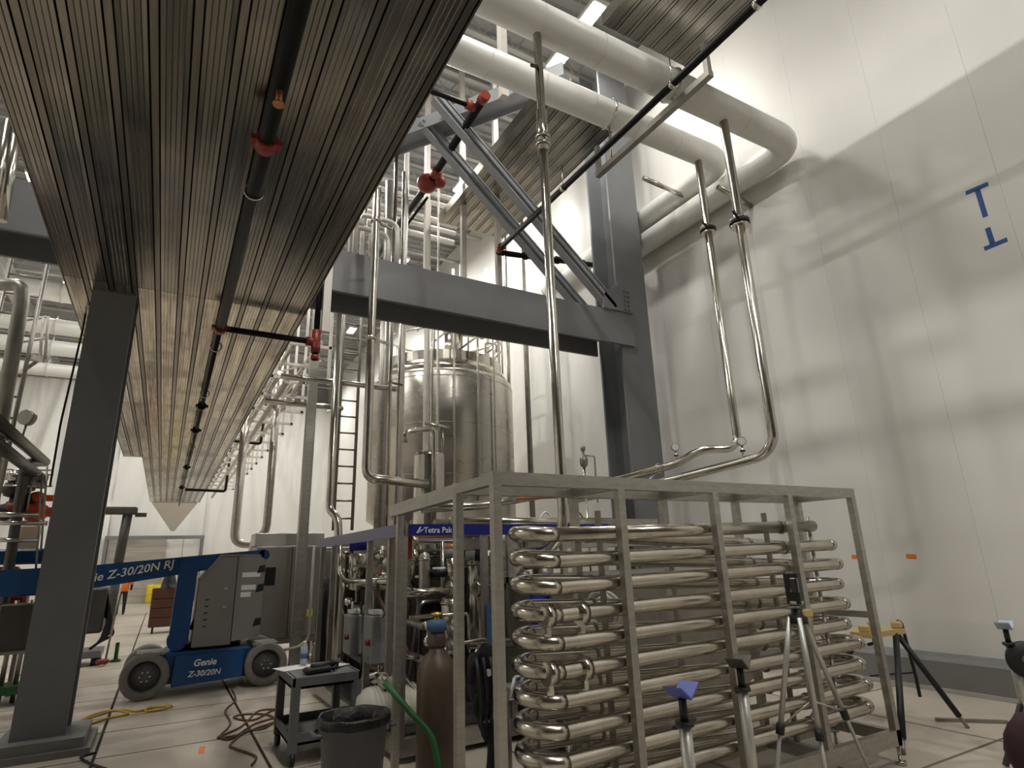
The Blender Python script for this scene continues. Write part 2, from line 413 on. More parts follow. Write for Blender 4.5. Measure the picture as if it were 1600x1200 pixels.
for yb, lb in ((7.96, 'nearer of two parallel slate diagonal braces above the girder'), (8.62, 'farther of two parallel slate diagonal braces above the girder')):
    br = thing('diagonal_brace', lb, 'brace', (6.8, yb, 6.12), 'diagonal braces above the girder')
    a, b = V((6.86, yb, 6.12)), V((3.25, yb, 9.45))
    M().bar(a, b, .07, .20, (0, 1, 0)).build('web', 'grey_paint_light', br)
    n_ = (b - a).normalized().cross(V((0, 1, 0))).normalized()
    for s in (-1, 1): M().bar(a + n_ * .1 * s, b + n_ * .1 * s, .16, .03, n_).build('flange', 'grey_paint_light', br)
hb = thing('upper_beam', 'light grey beam high up between the walkway and the white pipes', 'beam', (3.2, 9.1, 9.4))
pa, pb = V((2.2, 10.45, 9.4)), V((5.0, 6.45, 9.4)); dd = (pb - pa).normalized(); nn = V((-dd.y, dd.x, 0))
for s in (-1, 1): M().bar(pa + nn * .2 * s, pb + nn * .2 * s, .03, .26).build('flange', 'grey_paint_light', hb)
M().bar(pa, pb, .4, .03).build('web', 'grey_paint_light', hb)

# ================================================================== CORRUGATED WALKWAY DECKS
def deck_profile(w):      # cross-section of one rib unit, seen from below: wide pan, recessed slot, narrow strip
    p = w - .060; g = .005
    pts = [(0, .03), (.004, 0)]
    for c in (.2, .4, .6, .8): pts += [(p * c - .004, .0012 if c in (.2, .6) else 0), (p * c, g), (p * c + .004, 0 if c in (.2, .6) else .0012)]
    return pts + [(p - .004, 0), (p, .03)], (p + .008, w - .008)
def deck(name, label, x0, x1, z, ysplits, mats, unit=.23, slab_top=.25, edge=True):
    t = thing(name, label, 'walkway deck', ((x0[0] + x1) / 2, ysplits[0], z))
    W = V(t.location)
    for j in range(len(ysplits) - 1):
        ya, yb = ysplits[j], ysplits[j + 1]; xa = x0[j]; n = round((x1 - xa) / unit); w = (x1 - xa) / n
        prof, strip = deck_profile(w)
        rows = [[(x, ya + .004 if e == 0 else yb - .004, z + dz) for x, dz in prof] for e in (0, 1)]
        pm = M().sheet(rows[::-1], False).build('deck_panel', mats[j], t)
        sm_ = M().box((strip[0], ya + .004, z + .004), (strip[1], yb - .004, z + .02)).build('deck_strip', 'galv_strip', t)
        for i in range(n):
            for src in (pm, sm_):
                if i == 0: src.location.x = xa; c = src
                else:
                    c = src.copy(); COL.objects.link(c); c.location.x = xa + i * w
        M().box((xa, ya, z + .03), (x1, yb, z + .06)).build('deck_backing', 'slot_black', t)
        M().box((xa - .01, ya, z + .06), (x1 + .01, yb, z + slab_top)).build('concrete_topping', 'concrete_edge', t)
        if edge:
            M().box((x1, ya, z - .005), (x1 + .012, yb, z + slab_top + .03)).build('edge_plate', 'galv_strip', t)
            M().box((xa - .012, ya, z - .005), (xa, yb, z + slab_top + .03)).build('edge_plate', 'galv_strip', t)
    return t
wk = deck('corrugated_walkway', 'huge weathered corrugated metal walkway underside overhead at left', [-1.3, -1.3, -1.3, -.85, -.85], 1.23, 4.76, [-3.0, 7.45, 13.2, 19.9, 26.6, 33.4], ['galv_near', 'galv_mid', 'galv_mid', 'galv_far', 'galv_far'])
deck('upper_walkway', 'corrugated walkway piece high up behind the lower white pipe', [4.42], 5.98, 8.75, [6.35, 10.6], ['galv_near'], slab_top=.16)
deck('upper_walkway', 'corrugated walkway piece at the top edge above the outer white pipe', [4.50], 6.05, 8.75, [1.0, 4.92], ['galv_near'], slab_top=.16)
# plastic-wrapped tapered end of the big walkway
ch = M().prism([(-.8, 33.45, 4.74), (1.15, 33.45, 4.74), (.35, 37.6, 3.62), (.18, 37.6, 3.62)], (0, 0, .10)).build('plastic_chute', 'white_wall', None, (.2, 33.5, 4.74))
tag(ch, 'pale triangular wrapped end piece at the far end of the walkway', 'chute')

# ================================================================== LAMPS
def lamp(x, y, label, z=11.85, power=1.0):
    t = thing('high_bay_lamp', label, 'lamp', (x, y, z), 'high-bay ceiling lamps')
    M().cbox((x, y, z + .06), (.34, .72, .10), 0, .02).build('housing', 'lamp_body', t)
    M().cbox((x, y, z + .0), (.26, .62, .03)).build('lens', 'lamp_lens', t)
    for s in (-1, 1): M().cyl((x, y + .25 * s, z + .1), (x, y + .25 * s, ZC), .008, 5).build('hanger_rod', 'white_rod', t)
    ld = bpy.data.lights.new('lamp_light', 'AREA'); ld.shape = 'RECTANGLE'; ld.size = .26; ld.size_y = .62; ld.energy = LAMP_W * power; ld.color = LAMP_COL
    lo = bpy.data.objects.new('lamp_light', ld); COL.objects.link(lo); lo.parent = t; lo.location = (0, 0, -.03)
    return t
lamp(6.12, 7.05, 'glowing lamp at the top edge above the outer white pipe', power=.35)
lamp(6.16, 8.15, 'glowing lamp showing between the two white pipes', power=.4)
lamp(6.2, 18.25, 'glowing lamp just above the long grey girder')
lamp(6.3, 25.4, 'long glowing lamp under the girder left of the tank')
lamp(6.2, 33.7, 'small distant glowing lamp near the far sheeting')
for i, (x, y) in enumerate([(6.2, 0.4), (6.2, 13.2), (-4.2, 7.0), (-4.2, 13.0), (-4.2, 18.2), (-4.2, 25.4), (-4.2, 33.7), (-10.0, 10.2), (-10.0, 18.5), (-10, 29), (1.0, 22.0), (1.0, 29.5), (1.0, 35.0), (2.6, 13.0), (1.7, 0.2), (1.7, 5.0), (3.6, -3.0), (3.0, -6.5)]):  # last two sit behind the camera, added to brighten the lower right wall
    lamp(x, y, power={(6.2, 0.4): .14, (1.7, 5.0): 1.2, (1.7, 0.2): .65, (3.6, -3.0): 1.15, (3.0, -6.5): .6, (2.6, 13.0): 1.3}.get((x, y), 1.0 if y < 17 else .75), label='unseen high-bay lamp hung from the roof, placed to light the hall')
# ================================================================== PIPEWORK
def pipe(name, label, pts, r, m='steel', bend=.15, n=14, cat='pipe', group=None, clamps=(), clamp_m='steel', flanges=()):
    pts = [V(p) for p in pts]
    t = thing(name, label, cat, pts[0] if pts[0].z < pts[-1].z else pts[-1], group)
    M().tube(pts, r, n, bend).build('tube', m, t)
    for p, d in clamps:
        p = V(p); d = V(d).normalized(); M().cyl(p - d * .02, p + d * .02, r * 1.35, 14).build('clamp', clamp_m, t)
    for p, d in flanges:
        p = V(p); d = V(d).normalized(); M().cyl(p - d * .05, p - d * .02, r * 2.1, 16).cyl(p + d * .02, p + d * .05, r * 2.1, 16).build('flange', 'steel_dark', t)
        M().cyl(p - d * .015, p + d * .015, r * 2.25, 16).build('valve_disc', 'black', t)
    return t
RX = (1, 0, 0); RY = (0, 1, 0); RZ = (0, 0, 1)
# sprinkler main under the big walkway
t = thing('sprinkler_main', 'black sprinkler pipe with red couplings running under the walkway', 'sprinkler pipe', (.3, 1, 4.55))
M().cyl((.3, .2, 4.55), (.3, 7.85, 4.55), .055, 14).build('tube', 'black_pipe', t)
M().cyl((.3, 7.85, 4.57), (.36, 33, 4.57), .028, 10).build('tube', 'black_pipe', t)
for yy, m in ((3.92, 'red'), (7.82, 'red'), (12.1, 'black_pipe'), (14.4, 'black_pipe'), (20, 'black_pipe'), (25.2, 'black_pipe')):
    c = M().cyl((.3, yy - .06, 4.55), (.3, yy + .06, 4.55), .074, 14).cbox((.3 + .08, yy, 4.55), (.05, .08, .04)).cbox((.3 - .08, yy, 4.55), (.05, .08, .04)).build('coupling', m, t)
for yy in (4.6, 8.6, 11.2, 16.5, 22.5, 28.0):
    M().ring((.3, yy, 4.56), .07, .010, (0, 1, 0), 16, 6).cyl((.3, yy, 4.62), (.3, yy, 4.78), .008, 6).build('hanger', 'steel', t)
M().cyl((.3, 3.3, 4.49), (.3, 3.3, 4.40), .02, 8).cyl((.3, 3.3, 4.40), (.3, 3.3, 4.385), .035, 8).build('sprinkler_head', 'copper', t)
t = thing('sprinkler_branch', 'black sprinkler branch with red tee beside the walkway edge', 'sprinkler pipe', (1.47, 7.85, 4.55))
M().cyl((.36, 7.82, 4.55), (1.44, 7.84, 4.55), .04, 12).build('tube', 'black_pipe', t)
M().cyl((1.47, 7.84, 4.3), (1.47, 7.84, 6.6), .04, 12).build('riser', 'black_pipe', t)
M().cyl((1.47, 7.84, 4.40), (1.47, 7.84, 4.72), .062, 12).cyl((1.34, 7.84, 4.55), (1.47, 7.84, 4.55), .062, 12).cyl((1.47, 7.78, 4.5), (1.47, 7.9, 4.5), .05, 10).build('tee', 'red', t)
M().cyl((1.47, 7.84, 4.3), (1.47, 7.84, 4.36), .055, 12).build('end_cap', 'red', t)
t = thing('sprinkler_main', 'black sprinkler pipe with red fittings above the girder', 'sprinkler pipe', (3.75, 7.1, 9.0))
M().cyl((1.5, 7.40, 9.0), (3.7, 7.40, 9.0), .05, 12).build('branch', 'black_pipe', t)
M().tube([(3.76, 7.1, 9.0), (3.82, 9.5, 9.0), (3.76, 15.5, 9.0)], .07, 12).build('tube', 'black_pipe', t)
M().cyl((3.56, 7.4, 9), (3.72, 7.4, 9), .085, 12).build('coupling', 'red', t)
M().cyl((3.76, 7.06, 9), (3.76, 7.22, 9), .09, 12).build('coupling', 'red', t)
M().cyl((3.82, 9.2, 9), (3.82, 9.42, 9), .105, 12).build('coupling', 'red', t)
M().lathe((3.78, 9.72, 8.98), [(0, -.2), (.12, -.17), (.2, -.05), (.2, .05), (.12, .17), (0, .2)], 18, (0, 1, 0)).build('valve_body', 'red', t)
M().lathe((3.98, 9.55, 8.98), [(0, -.12), (.1, -.1), (.14, 0), (.1, .1), (0, .12)], 14, (1, 0, 0)).build('valve_cap', 'red', t)
M().cyl((3.9, 10.0, 8.86), (3.85, 14.5, 8.86), .03, 8).build('drain_line', 'black_pipe', t)
# black pipe along the right of the upper walkways
t = thing('sprinkler_main', 'long thin black pipe passing in front of both white pipes', 'sprinkler pipe', (5.05, 1.5, 7.45))
M().cyl((5.02, 1.2, 7.45), (5.02, 9.0, 7.45), .05, 12).build('tube', 'black_pipe', t)
for yy in (3.0, 4.3, 6.8): M().cyl((5.02, yy - .03, 7.45), (5.02, yy + .03, 7.45), .062, 12).cyl((5.02, yy, 7.5), (5.02, yy, 7.9), .008, 5).build('hanger', 'steel', t)
M().cyl((5.02, 8.9, 7.45), (5.02, 9.05, 7.45), .075, 12).build('coupling', 'red', t)
t = thing('sprinkler_branch', 'black pipe crossing to the tall column under the upper walkway', 'sprinkler pipe', (5.3, 9.05, 7.45))
M().cyl((5.02, 9.1, 7.42), (7.6, 9.1, 7.72), .055, 12).build('tube', 'black_pipe', t)
for s in (.25, .55, .8): M().cyl((5.02 + 2.58 * s - .04, 9.1, 7.42 + .3 * s), (5.02 + 2.58 * s + .04, 9.1, 7.425 + .3 * s), .08, 12).build('coupling', 'black_pipe', t)

# insulated white pipes with elbows at the wall
def white(label, yrun, z, xl, xw, yend, drop):
    t = thing('insulated_pipe', label, 'pipe', (xl, yrun, z), 'insulated white pipes')
    M().tube([(xl, yrun, z), (xw, yrun, z), (xw, yend, z)], .215, 28, .42, 8).build('jacket', 'white_pipe', t)
    M().lathe((xw, yend, z), [(.215, 0), (.20, .08), (.13, .16), (0, .2)], 24, (0, 1, 0)).build('end_cap', 'white_pipe', t)
    for x in [xl + .9 * i for i in range(1, int((xw - xl) / .9))]: M().cyl((x - .006, yrun, z), (x + .006, yrun, z), .217, 28).build('jacket_seam', 'white_rod', t)
    for y in [yrun + 1.2 * i for i in range(1, int((yend - yrun) / 1.2))]: M().cyl((xw, y - .006, z), (xw, y + .006, z), .217, 28).build('jacket_seam', 'white_rod', t)
    return t
white('outer insulated white pipe turning at the white wall', 4.65, 7.88, 2.3, 8.02, 9.8, None)
white('inner insulated white pipe turning behind the tall drops', 5.97, 8.42, 2.3, 8.02, 11.8, None)
# trapeze hanger under the white pipes
t = thing('pipe_trapeze', 'steel trapeze hanger carrying the two white pipes', 'pipe hanger', (5.45, 5.3, 7.55))
M().bar((5.38, 3.98, 7.52), (5.38, 6.35, 7.52), .09, .09).build('channel', 'steel_dark', t)
for yy in (4.02, 6.3): M().cbox((5.38, yy, 7.78), (.07, .07, .5)).build('hanger_post', 'steel_dark', t)
for yy, zz in ((4.65, 7.88), (5.97, 8.42)):
    M().ring((5.38, yy, zz), .225, .018, (1, 0, 0), 22, 6).cyl((5.38, yy, zz - .22), (5.38, yy, 7.55), .02, 6).build('pipe_clamp', 'steel', t)
# stainless drops from the white pipes to the skids
def drop(label, x, y, ztop, zbot, run, valve_z, r=.062):
    pts = [(x, y, ztop), (x, y, zbot)] + run
    t = pipe('drop_pipe', label, pts, r, 'steel', .2, 16, group='stainless drop pipes')
    if valve_z:
        for z in valve_z:
            M().cyl((x, y, z + .03), (x, y, z + .07), r * 2.0, 18).cyl((x, y, z - .07), (x, y, z - .03), r * 2.0, 18).build('flange', 'steel', t)
            M().cyl((x, y, z - .03), (x, y, z + .03), r * 2.2, 18).build('valve', 'black', t)
            M().bar((x - .05, y - .05, z), (x - .30, y - .15, z + .01), .035, .02).build('valve_handle', 'black', t)
    return t
a = drop('stainless drop pipe nearest the right, falling from the outer white pipe', 6.40, 4.65, 7.72, 2.93, [(6.40, 4.85, 2.78), (6.30, 6.6, 2.66), (6.2, 8.9, 2.6)], (6.0,))
b = drop('stainless drop pipe with an S-bend at its foot, falling from the inner white pipe', 7.36, 5.97, 8.25, 3.24, [(7.20, 6.0, 3.12), (6.85, 6.25, 3.14), (6.75, 6.6, 2.98), (6.6, 8.6, 2.85)], (6.85,))
c = drop('stainless drop pipe crossing in front of the girder to the frame', 3.19, 4.65, 7.72, 1.9, [(3.19, 4.9, 1.7), (3.19, 5.4, 1.7)], (), .05)
M().cyl((3.19, 4.65, 6.02), (3.19, 4.65, 6.55), .062, 14).build('sleeve', 'steel', c)
for z in (6.1, 6.2): M().cyl((3.19, 4.65, z - .02), (3.19, 4.65, z + .02), .085, 14).build('clamp', 'steel', c)
M().bar((3.15, 4.62, 7.15), (3.02, 4.55, 7.05), .03, .03).build('valve_handle', 'black', c)
def gauge(label, p, r=.06, stem=.14, face=(-.6, -.8, 0), m='steel'):
    p = V(p); t = thing('pressure_gauge', label, 'gauge', p)
    M().cyl(p, p + V((0, 0, stem)), .014, 8).build('stem', m, t)
    f = V(face).normalized(); c = p + V((0, 0, stem + r))
    M().cyl(c - f * .02, c + f * .025, r, 18).build('case', 'steel_dark', t)
    M().cyl(c + f * .025, c + f * .028, r * .85, 18).build('dial', 'gauge_face', t)
    M().cyl(p + V((0, 0, stem * .45)), p + V((0, 0, stem * .6)), .035, 8).build('collar', 'black', t)
    return t
gauge('pressure gauge on the S-bend pipe', (6.75, 6.66, 3.03)); gauge('pressure gauge on the rightmost drop pipe run', (6.38, 5.12, 2.82))
t = thing('pipe_clip', 'thin steel clip joining the two low pipe runs by the gauges', 'pipe clip', (6.5, 7.0, 2.6))
M().ring((6.64, 6.95, 2.945), .07, .01, (0, 1, 0), 16, 6).ring((6.28, 6.95, 2.655), .07, .01, (0, 1, 0), 16, 6).cyl((6.6, 6.95, 2.88), (6.33, 6.95, 2.70), .012, 6).build('clip', 'steel', t)
# air vent at the wall end
q = atY(913, 735, 7.6); t = thing('air_valve', 'small steel air valve standing behind the frame rail', 'valve', V((q.x, q.y, 0))); M().cyl(V((q.x, q.y, 0)), q + V((0, 0, .05)), .02, 8).build('stem', 'steel', t)
M().lathe(q + V((0, 0, .05)), [(.03, 0), (.06, .03), (.07, .12), (.05, .17), (.02, .19), (.02, .25), (.04, .28), (.04, .33), (0, .35)], 14).build('body', 'steel_dark', t)
M().tube([q + V((0, 0, .24)), q + V((.22, 0, .24)), q + V((.22, 0, -.5))], .014, 8, .03).build('vent_tube', 'steel', t)

# upright pipes, posts and risers of the hall (px measured, each at its own depth)
def vert(name, label, px, py, Y, z0, z1, r, m='steel', top=None, foot=None, cat='pipe', clampz=(), square=False, group=None):
    p = atY(px, py, Y); x = p.x
    t = thing(name, label, cat, (x, Y, z0), group)
    if square: M().box((x - r, Y - r, z0), (x + r, Y + r, z1)).build('post', m, t)
    else:
        pts = ([V((x, Y, z0)) + V(d) for d in reversed(foot)] if foot else []) + [V((x, Y, z0)), V((x, Y, z1))] + ([V((x, Y, z1)) + V(d) for d in top] if top else [])
        M().tube(pts, r, 14, r * 2.4).build('tube', m, t)
    for z in clampz: M().cyl((x, Y, z - .025), (x, Y, z + .025), r * 1.3, 14).bar((x, Y, z), (x + .25, Y + .1, z), .03, .03).build('clamp', m, t)
    return t
vert('riser_pipe', 'tall stainless riser in front of the girder left end, elbowing over the branded skid', 572, 740, 7.0, 2.62, 6.7, .055, top=[(.0, 1.5, .1)], foot=[(.75, -.1, -.06)], clampz=(4.4, 6.1))
vert('riser_pipe', 'thin stainless riser just left of the tank, right of the ladder', 608, 650, 9.4, 0, 9.5, .035, clampz=(4.6,))
vert('riser_pipe', 'pair-partner thin riser against the tank left edge', 622, 650, 9.6, 0, 9.0, .03)
vert('riser_pipe', 'thick pale stainless riser overlapping the tank left side', 598, 650, 10.6, 0, 9.4, .10, m='steel_satin')
vert('riser_pipe', 'stainless riser left of the ladder with a bent foot', 520, 700, 9.5, 2.45, 6.6, .06, foot=[(.1, -.15, -.12), (.12, -.2, -.5), (.12, -.2, -2.45)])
vert('steel_post', 'dark square post right of the cabinet, rising to the walkway edge', 482, 700, 10.4, 0, 7.2, .075, m='steel_satin', cat='post', square=True)
vert('riser_pipe', 'dark riser left of the square post with a side bend at its foot', 428, 690, 14, 2.35, 8, .085, m='steel_satin', foot=[(-.2, .3, -.15), (-.2, .3, -2.35)])
vert('riser_pipe', 'darkest riser nearest the walkway far end', 377, 730, 16, 2.2, 7.2, .10, m='steel_satin', foot=[(.7, 0, -.05), (.8, 0, -.3), (.8, 0, -2.2)])
vert('riser_pipe', 'upright pipe on the wall just right of the tank', 797, 650, 12.6, 0, 12.2, .05)
vert('riser_pipe', 'upright pipe on the wall second right of the tank', 826, 650, 11.8, 0, 12.2, .065, m='steel_dark')
vert('riser_pipe', 'short riser rising out of the girder line toward the red valve', 634, 330, 10.0, 0, 9.8, .05, m='white_rod')
vert('riser_pipe', 'pale riser below the red valve', 669, 350, 10.6, 0, 9.2, .06, m='white_rod')
vert('riser_pipe', 'thin pale riser left of the upper walkway tip', 685, 380, 11.0, 0, 9.9, .025, m='white_rod')
vert('hanger_post', 'white hanger post left of the inner white pipe support drop', 771, 120, 9.3, 6.2, 13, .05, m='white_rod', cat='hanger', square=True)
vert('hanger_post', 'white hanger post by the sprinkler coupling above the braces', 722, 150, 9.8, 6.2, 13, .05, m='white_rod', cat='hanger', square=True)
vert('hanger_post', 'white hanger post by the walkway edge above the braces', 668, 250, 10.2, 7, 13, .05, m='white_rod', cat='hanger', square=True)
vert('hanger_post', 'white post at the girder left end beside the walkway edge', 511, 460, 7.8, 4.7, 5.9, .05, m='white_rod', cat='hanger', square=True)
vert('hanger_post', 'white hanger post nearest the camera between the walkway and the white pipes', 783, 20, 6.6, 8.6, 13, .06, m='white_rod', cat='hanger', square=True)
for i, (px, py, Yd, z0, z1) in enumerate([(760, 430, 13.5, 6.35, 9.6), (776, 440, 13.2, 6.35, 9.4), (720, 420, 12.6, 6.35, 9.0), (708, 420, 12.2, 6.35, 8.6)]):
    vert('pale_riser', ['thin pale riser behind the girder under the upper walkway corner, rightmost', 'thin pale riser behind the girder, second under the upper walkway', 'thin pale riser behind the girder with a valve head on top', 'thin pale riser behind the girder left of the valve head'][i], px, py, Yd, z0, z1, .04, m='white_rod')
vert('wall_conduit', 'thin grey conduit on the white wall above the pipe elbow', 1143, 110, 7.2, 6, 13, .025, m='steel_dark', cat='conduit')
# rack of horizontal pipes behind the walkway edge, above the girder
for i, (py, r) in enumerate([(292, .05), (303, .06), (326, .07), (335, .05), (347, .06)]):
    p = atY(640, py, 11.4)
    pipe('rack_pipe', ['highest', 'second highest', 'middle', 'second lowest', 'lowest'][i] + ' of five pale pipes crossing behind the black valve pipe', [(2.6, 11.4 + .1 * i, p.z), (5.3, 11.4 + .1 * i, p.z)], r, 'white_rod', 0, 12, group='pale crossing pipes above the girder')
for i, (pa_, pb_, top) in enumerate([(553, 620, 332), (546, 605, 352), (564, 578, 355)]):
    A = atY(pa_, 420, 8.15 + .15 * i); B = atY(pb_, 420, 8.15 + .15 * i); Tz = atY(pa_, top, 8.15 + .15 * i).z
    pipe('looped_pipe', ['outermost', 'middle', 'innermost'][i] + ' pale pipe loop standing on the girder left end', [(A.x, A.y, 5.745), (A.x, A.y, Tz), (B.x, A.y, Tz), (B.x, A.y, 5.745)], .04, 'white_rod', .18, 12, group='pipe loops above the girder')
pipe('rack_pipe', 'pale horizontal pipe beneath the walkway edge by the red tee', [(1.3, 9.6, 4.55), (3.2, 9.6, 4.55)], .045, 'steel', 0)
pipe('rack_pipe', 'pale horizontal pipe left of the ladder below the red tee', [(1.2, 10.5, 4.35), (2.5, 10.5, 4.35), (2.5, 11.5, 4.5)], .05, 'steel', .1)
pipe('rack_pipe', 'sloping white pipe running down the hall at the walkway right edge', [(1.75, 12, 5.2), (1.75, 33, 5.0)], .06, 'white_rod', 0)
pipe('rack_pipe', 'thin black bent pipe hanging below the walkway right edge', [(.4, 25.0, 4.45), (1.75, 25.0, 4.42), (1.8, 25.0, 6.2)], .05, 'black_pipe', .1)
pipe('rack_pipe', 'thin black bent pipe in front of the far sheeting left of the square post', [(1.2, 18.5, 5.15), (2.1, 18.5, 5.1), (2.15, 18.5, 6.4)], .04, 'black_pipe', .08)
for i in range(15):
    yy = 12.0 + 1.4 * i
    t = thing('pipe_rack_frame', 'light metal rack frame beside the walkway right edge', 'pipe rack', (1.5, yy, 5.2), 'rack frames along the walkway')
    M().bar((1.3, yy, 5.25), (2.6, yy, 5.25), .06, .06).bar((1.3, yy, 6.0), (2.6, yy, 6.0), .06, .06).build('crossbar', 'white_rod', t)
    M().bar((2.55, yy, 5.2), (2.55, yy, 8.5), .06, .06).bar((1.45, yy, 5.2), (1.45, yy, 8.5), .06, .06).build('upright', 'white_rod', t)
    M().bar((1.45, yy, 5.3), (2.55, yy + .9, 6.0), .035, .035).build('diagonal', 'white_rod', t)
for i in range(4):
    pipe('rack_pipe', ['first', 'second', 'third', 'fourth'][i] + ' of four parallel pipes on the rack beside the walkway, counted from it', [(1.6 + .25 * i, 12, 5.34 + .76 * (i % 2)), (1.6 + .25 * i, 32, 5.34 + .76 * (i % 2))], .05, 'steel', 0, 10, group='rack pipes beside the walkway')

for a_, b_, yy, lb in (((1005, 278), (1100, 320), 6.9, 'pale strut end sticking out beside the tall column'), ((1122, 292), (1180, 326), 5.75, 'short steel strut behind the drop pipe valves')):
    A_, B_ = atY(*a_, yy), atY(*b_, yy); st_ = thing('wall_strut', lb, 'strut', A_)
    M().cyl(A_, (XR, yy, B_.z + (B_.z - A_.z) * (XR - B_.x) / (B_.x - A_.x)), .045, 10).build('strut', 'steel', st_)
# ================================================================== TANK
TX, TY, TR = 5.52, 13.0, 1.72
t = thing('storage_tank', 'large shiny stainless storage tank behind the girder', 'tank', (TX, TY, 0))
M().lathe((TX, TY, 0), [(.35, 1.7), (TR, 2.55), (TR, 5.62), (TR - .02, 5.7), (TR - .06, 5.74)], 64).build('shell', 'steel_tank', t)
M().lathe((TX, TY, 0), [(TR - .06, 5.74), (1.5, 5.98), (1.46, 6.02), (1.46, 6.24), (.5, 6.4), (.0, 6.42)], 64, sharp=(2, 3)).build('roof_cone', 'steel', t)
for z in (3.4, 4.5, 5.55): M().ring((TX, TY, z), TR + .002, .008, (0, 0, 1), 64, 5).build('weld_band', 'steel', t)
for a in (45, 135, 225, 315):
    x, y = TX + 1.5 * math.cos(math.radians(a)), TY + 1.5 * math.sin(math.radians(a)); M().cyl((x, y, 0), (x, y, 2.7), .11, 16).cyl((x, y, 0), (x, y, .03), .18, 16).build('leg', 'steel', t)
for z in (6.75, 7.15): M().ring((TX, TY, z), 1.5, .022, (0, 0, 1), 48, 6).build('guard_rail', 'steel', t)
for i in range(12):
    a = i * math.pi / 6; x, y = TX + 1.5 * math.cos(a), TY + 1.5 * math.sin(a); M().cyl((x, y, 6.05), (x, y, 7.15), .02, 8).build('guard_post', 'steel', t)
M().cyl((TX + .1, TY - .4, 6.3), (TX + .1, TY - .4, 7.1), .2, 20).build('manway', 'steel', t)
M().lathe((TX - .1, TY - .4, 7.15), [(0, 0), (.16, .0), (.16, 1.0), (.19, 1.0), (.19, 1.06), (0, 1.06)], 20, (1, 0, .08)).build('agitator_motor', 'steel', t)
M().tube([(TX + .7, TY - 1.0, 6.2), (TX + .7, TY - 1.0, 6.7), (TX + 1.0, TY - 1.0, 6.7), (TX + 1.0, TY - 1.0, 6.5)], .025, 8, .06).build('vent_tube', 'steel', t)
for i, (x0, r_) in enumerate(((-.9, .03), (-.45, .025), (.1, .025), (.55, .02))):
    M().tube([(TX + x0, TY - 1.55, 2.4), (TX + x0, TY - math.sqrt(max(.1, TR ** 2 - x0 ** 2)) - .06, 3.0), (TX + x0, TY - math.sqrt(max(.1, TR ** 2 - x0 ** 2)) - .06, 6.9 - .2 * i), (TX + x0, TY - .6, 6.9 - .2 * i)], r_, 8, .1).build('side_tube', 'steel', t)
# access ladder left of the tank
def ladder(label, x, y, z0, z1, w=.34, m='steel_dark', step=.3, cage=False):
    t = thing('ladder', label, 'ladder', (x, y, z0))
    for s in (-1, 1): M().cyl((x + s * w / 2, y, z0), (x + s * w / 2, y, z1), .028, 10).build('rail', m, t)
    z = z0 + .2
    while z < z1 - .1:
        M().cyl((x - w / 2, y, z), (x + w / 2, y, z), .017, 8).build('rung', m, t); z += step
    if cage:
        z = z0 + 2.2
        while z < z1: M().ring((x, y - .32, z), .36, .012, (0, 0, 1), 16, 5, .2, 5.9).build('cage_hoop', m, t); z += .9
    return t
ladder('narrow dark ladder left of the big tank', 2.62, 10.5, 2.2, 9.0, .32, cage=False)
# inline strainer vessel on top of the branded skid
q = atY(670, 760, 7.3)
t = thing('vertical_vessel', 'slim stainless vessel standing in front of the big tank', 'vessel', (q.x, 7.3, 2.0))
M().lathe((q.x, 7.3, 0), [(.0, 1.98), (.2, 2.0), (.2, 2.98), (.18, 3.03), (0, 3.05)], 28, sharp=(1,)).build('shell', 'steel', t)
M().cyl((q.x + .05, 7.3, 3.03), (q.x + .05, 7.3, 3.35), .03, 10).cyl((q.x + .05, 7.3, 3.35), (q.x + .05, 7.3, 3.38), .09, 12).build('top_valve', 'steel', t)
M().tube([(q.x - .02, 7.08, 1.95), (q.x - .02, 7.08, 3.32), (q.x - .4, 7.08, 3.24), (q.x - .42, 7.08, 3.1)], .035, 10, .09).build('bypass_tube', 'steel', t)
M().tube([(q.x - .1, 7.2, 3.4), (q.x + .25, 7.2, 3.37)], .022, 8).tube([(q.x + .16, 7.22, 3.37), (q.x + .16, 7.22, 3.0)], .02, 8).build('top_bar', 'steel', t)

# ================================================================== COIL FRAME (foreground)
FX0, FX1, FYF, FYB, FZ = 1.67, 5.23, 3.13, 3.66, 2.15
t = thing('coil_frame', 'open square-tube steel frame around the stacked tube coil', 'frame', (3.4, 3.4, 0))
hw = .027
postX = [1.67, 2.61, 3.50, 4.36, 5.23]
for yy in (FYF, FYB):
    for x in postX: M().box((x - hw, yy - hw, .25 if x not in (FX0, FX1) else .12), (x + hw, yy + hw, FZ - .08)).build('post', 'steel_satin', t)
    M().box((FX0 - hw, yy - hw, FZ - .08), (FX1 + hw, yy + hw, FZ)).build('top_rail', 'steel_satin', t)
    M().box((FX0 - hw, yy - hw, .14), (FX1 + hw, yy + hw, .25)).build('bottom_rail', 'steel_satin', t)
for x in postX:
    M().box((x - hw, FYF + hw, FZ - .075), (x + hw, FYB - hw, FZ - .01)).build('cross_rail', 'steel_satin', t)
    M().box((x - hw, FYF + hw, .15), (x + hw, FYB - hw, .24)).build('cross_rail', 'steel_satin', t)
M().box((FX1 - .03, FYF + hw, 1.08), (FX1 + .03, FYB - hw, 1.13)).build('side_rail', 'steel_satin', t)
M().bar((1.70, 3.64, 2.10), (1.80, 5.38, 2.10), .07, .10).build('link_rail', 'steel_satin', t)
M().box((1.785, 5.2, 0), (1.84, 5.255, 2.05)).build('link_post', 'steel_satin', t)
for x in (FX0, 3.5, FX1):
    for yy in (FYF, FYB):
        M().cyl((x, yy, .03), (x, yy, .15), .014, 8).cyl((x, yy, 0), (x, yy, .03), .04, 12).build('levelling_foot', 'steel', t)
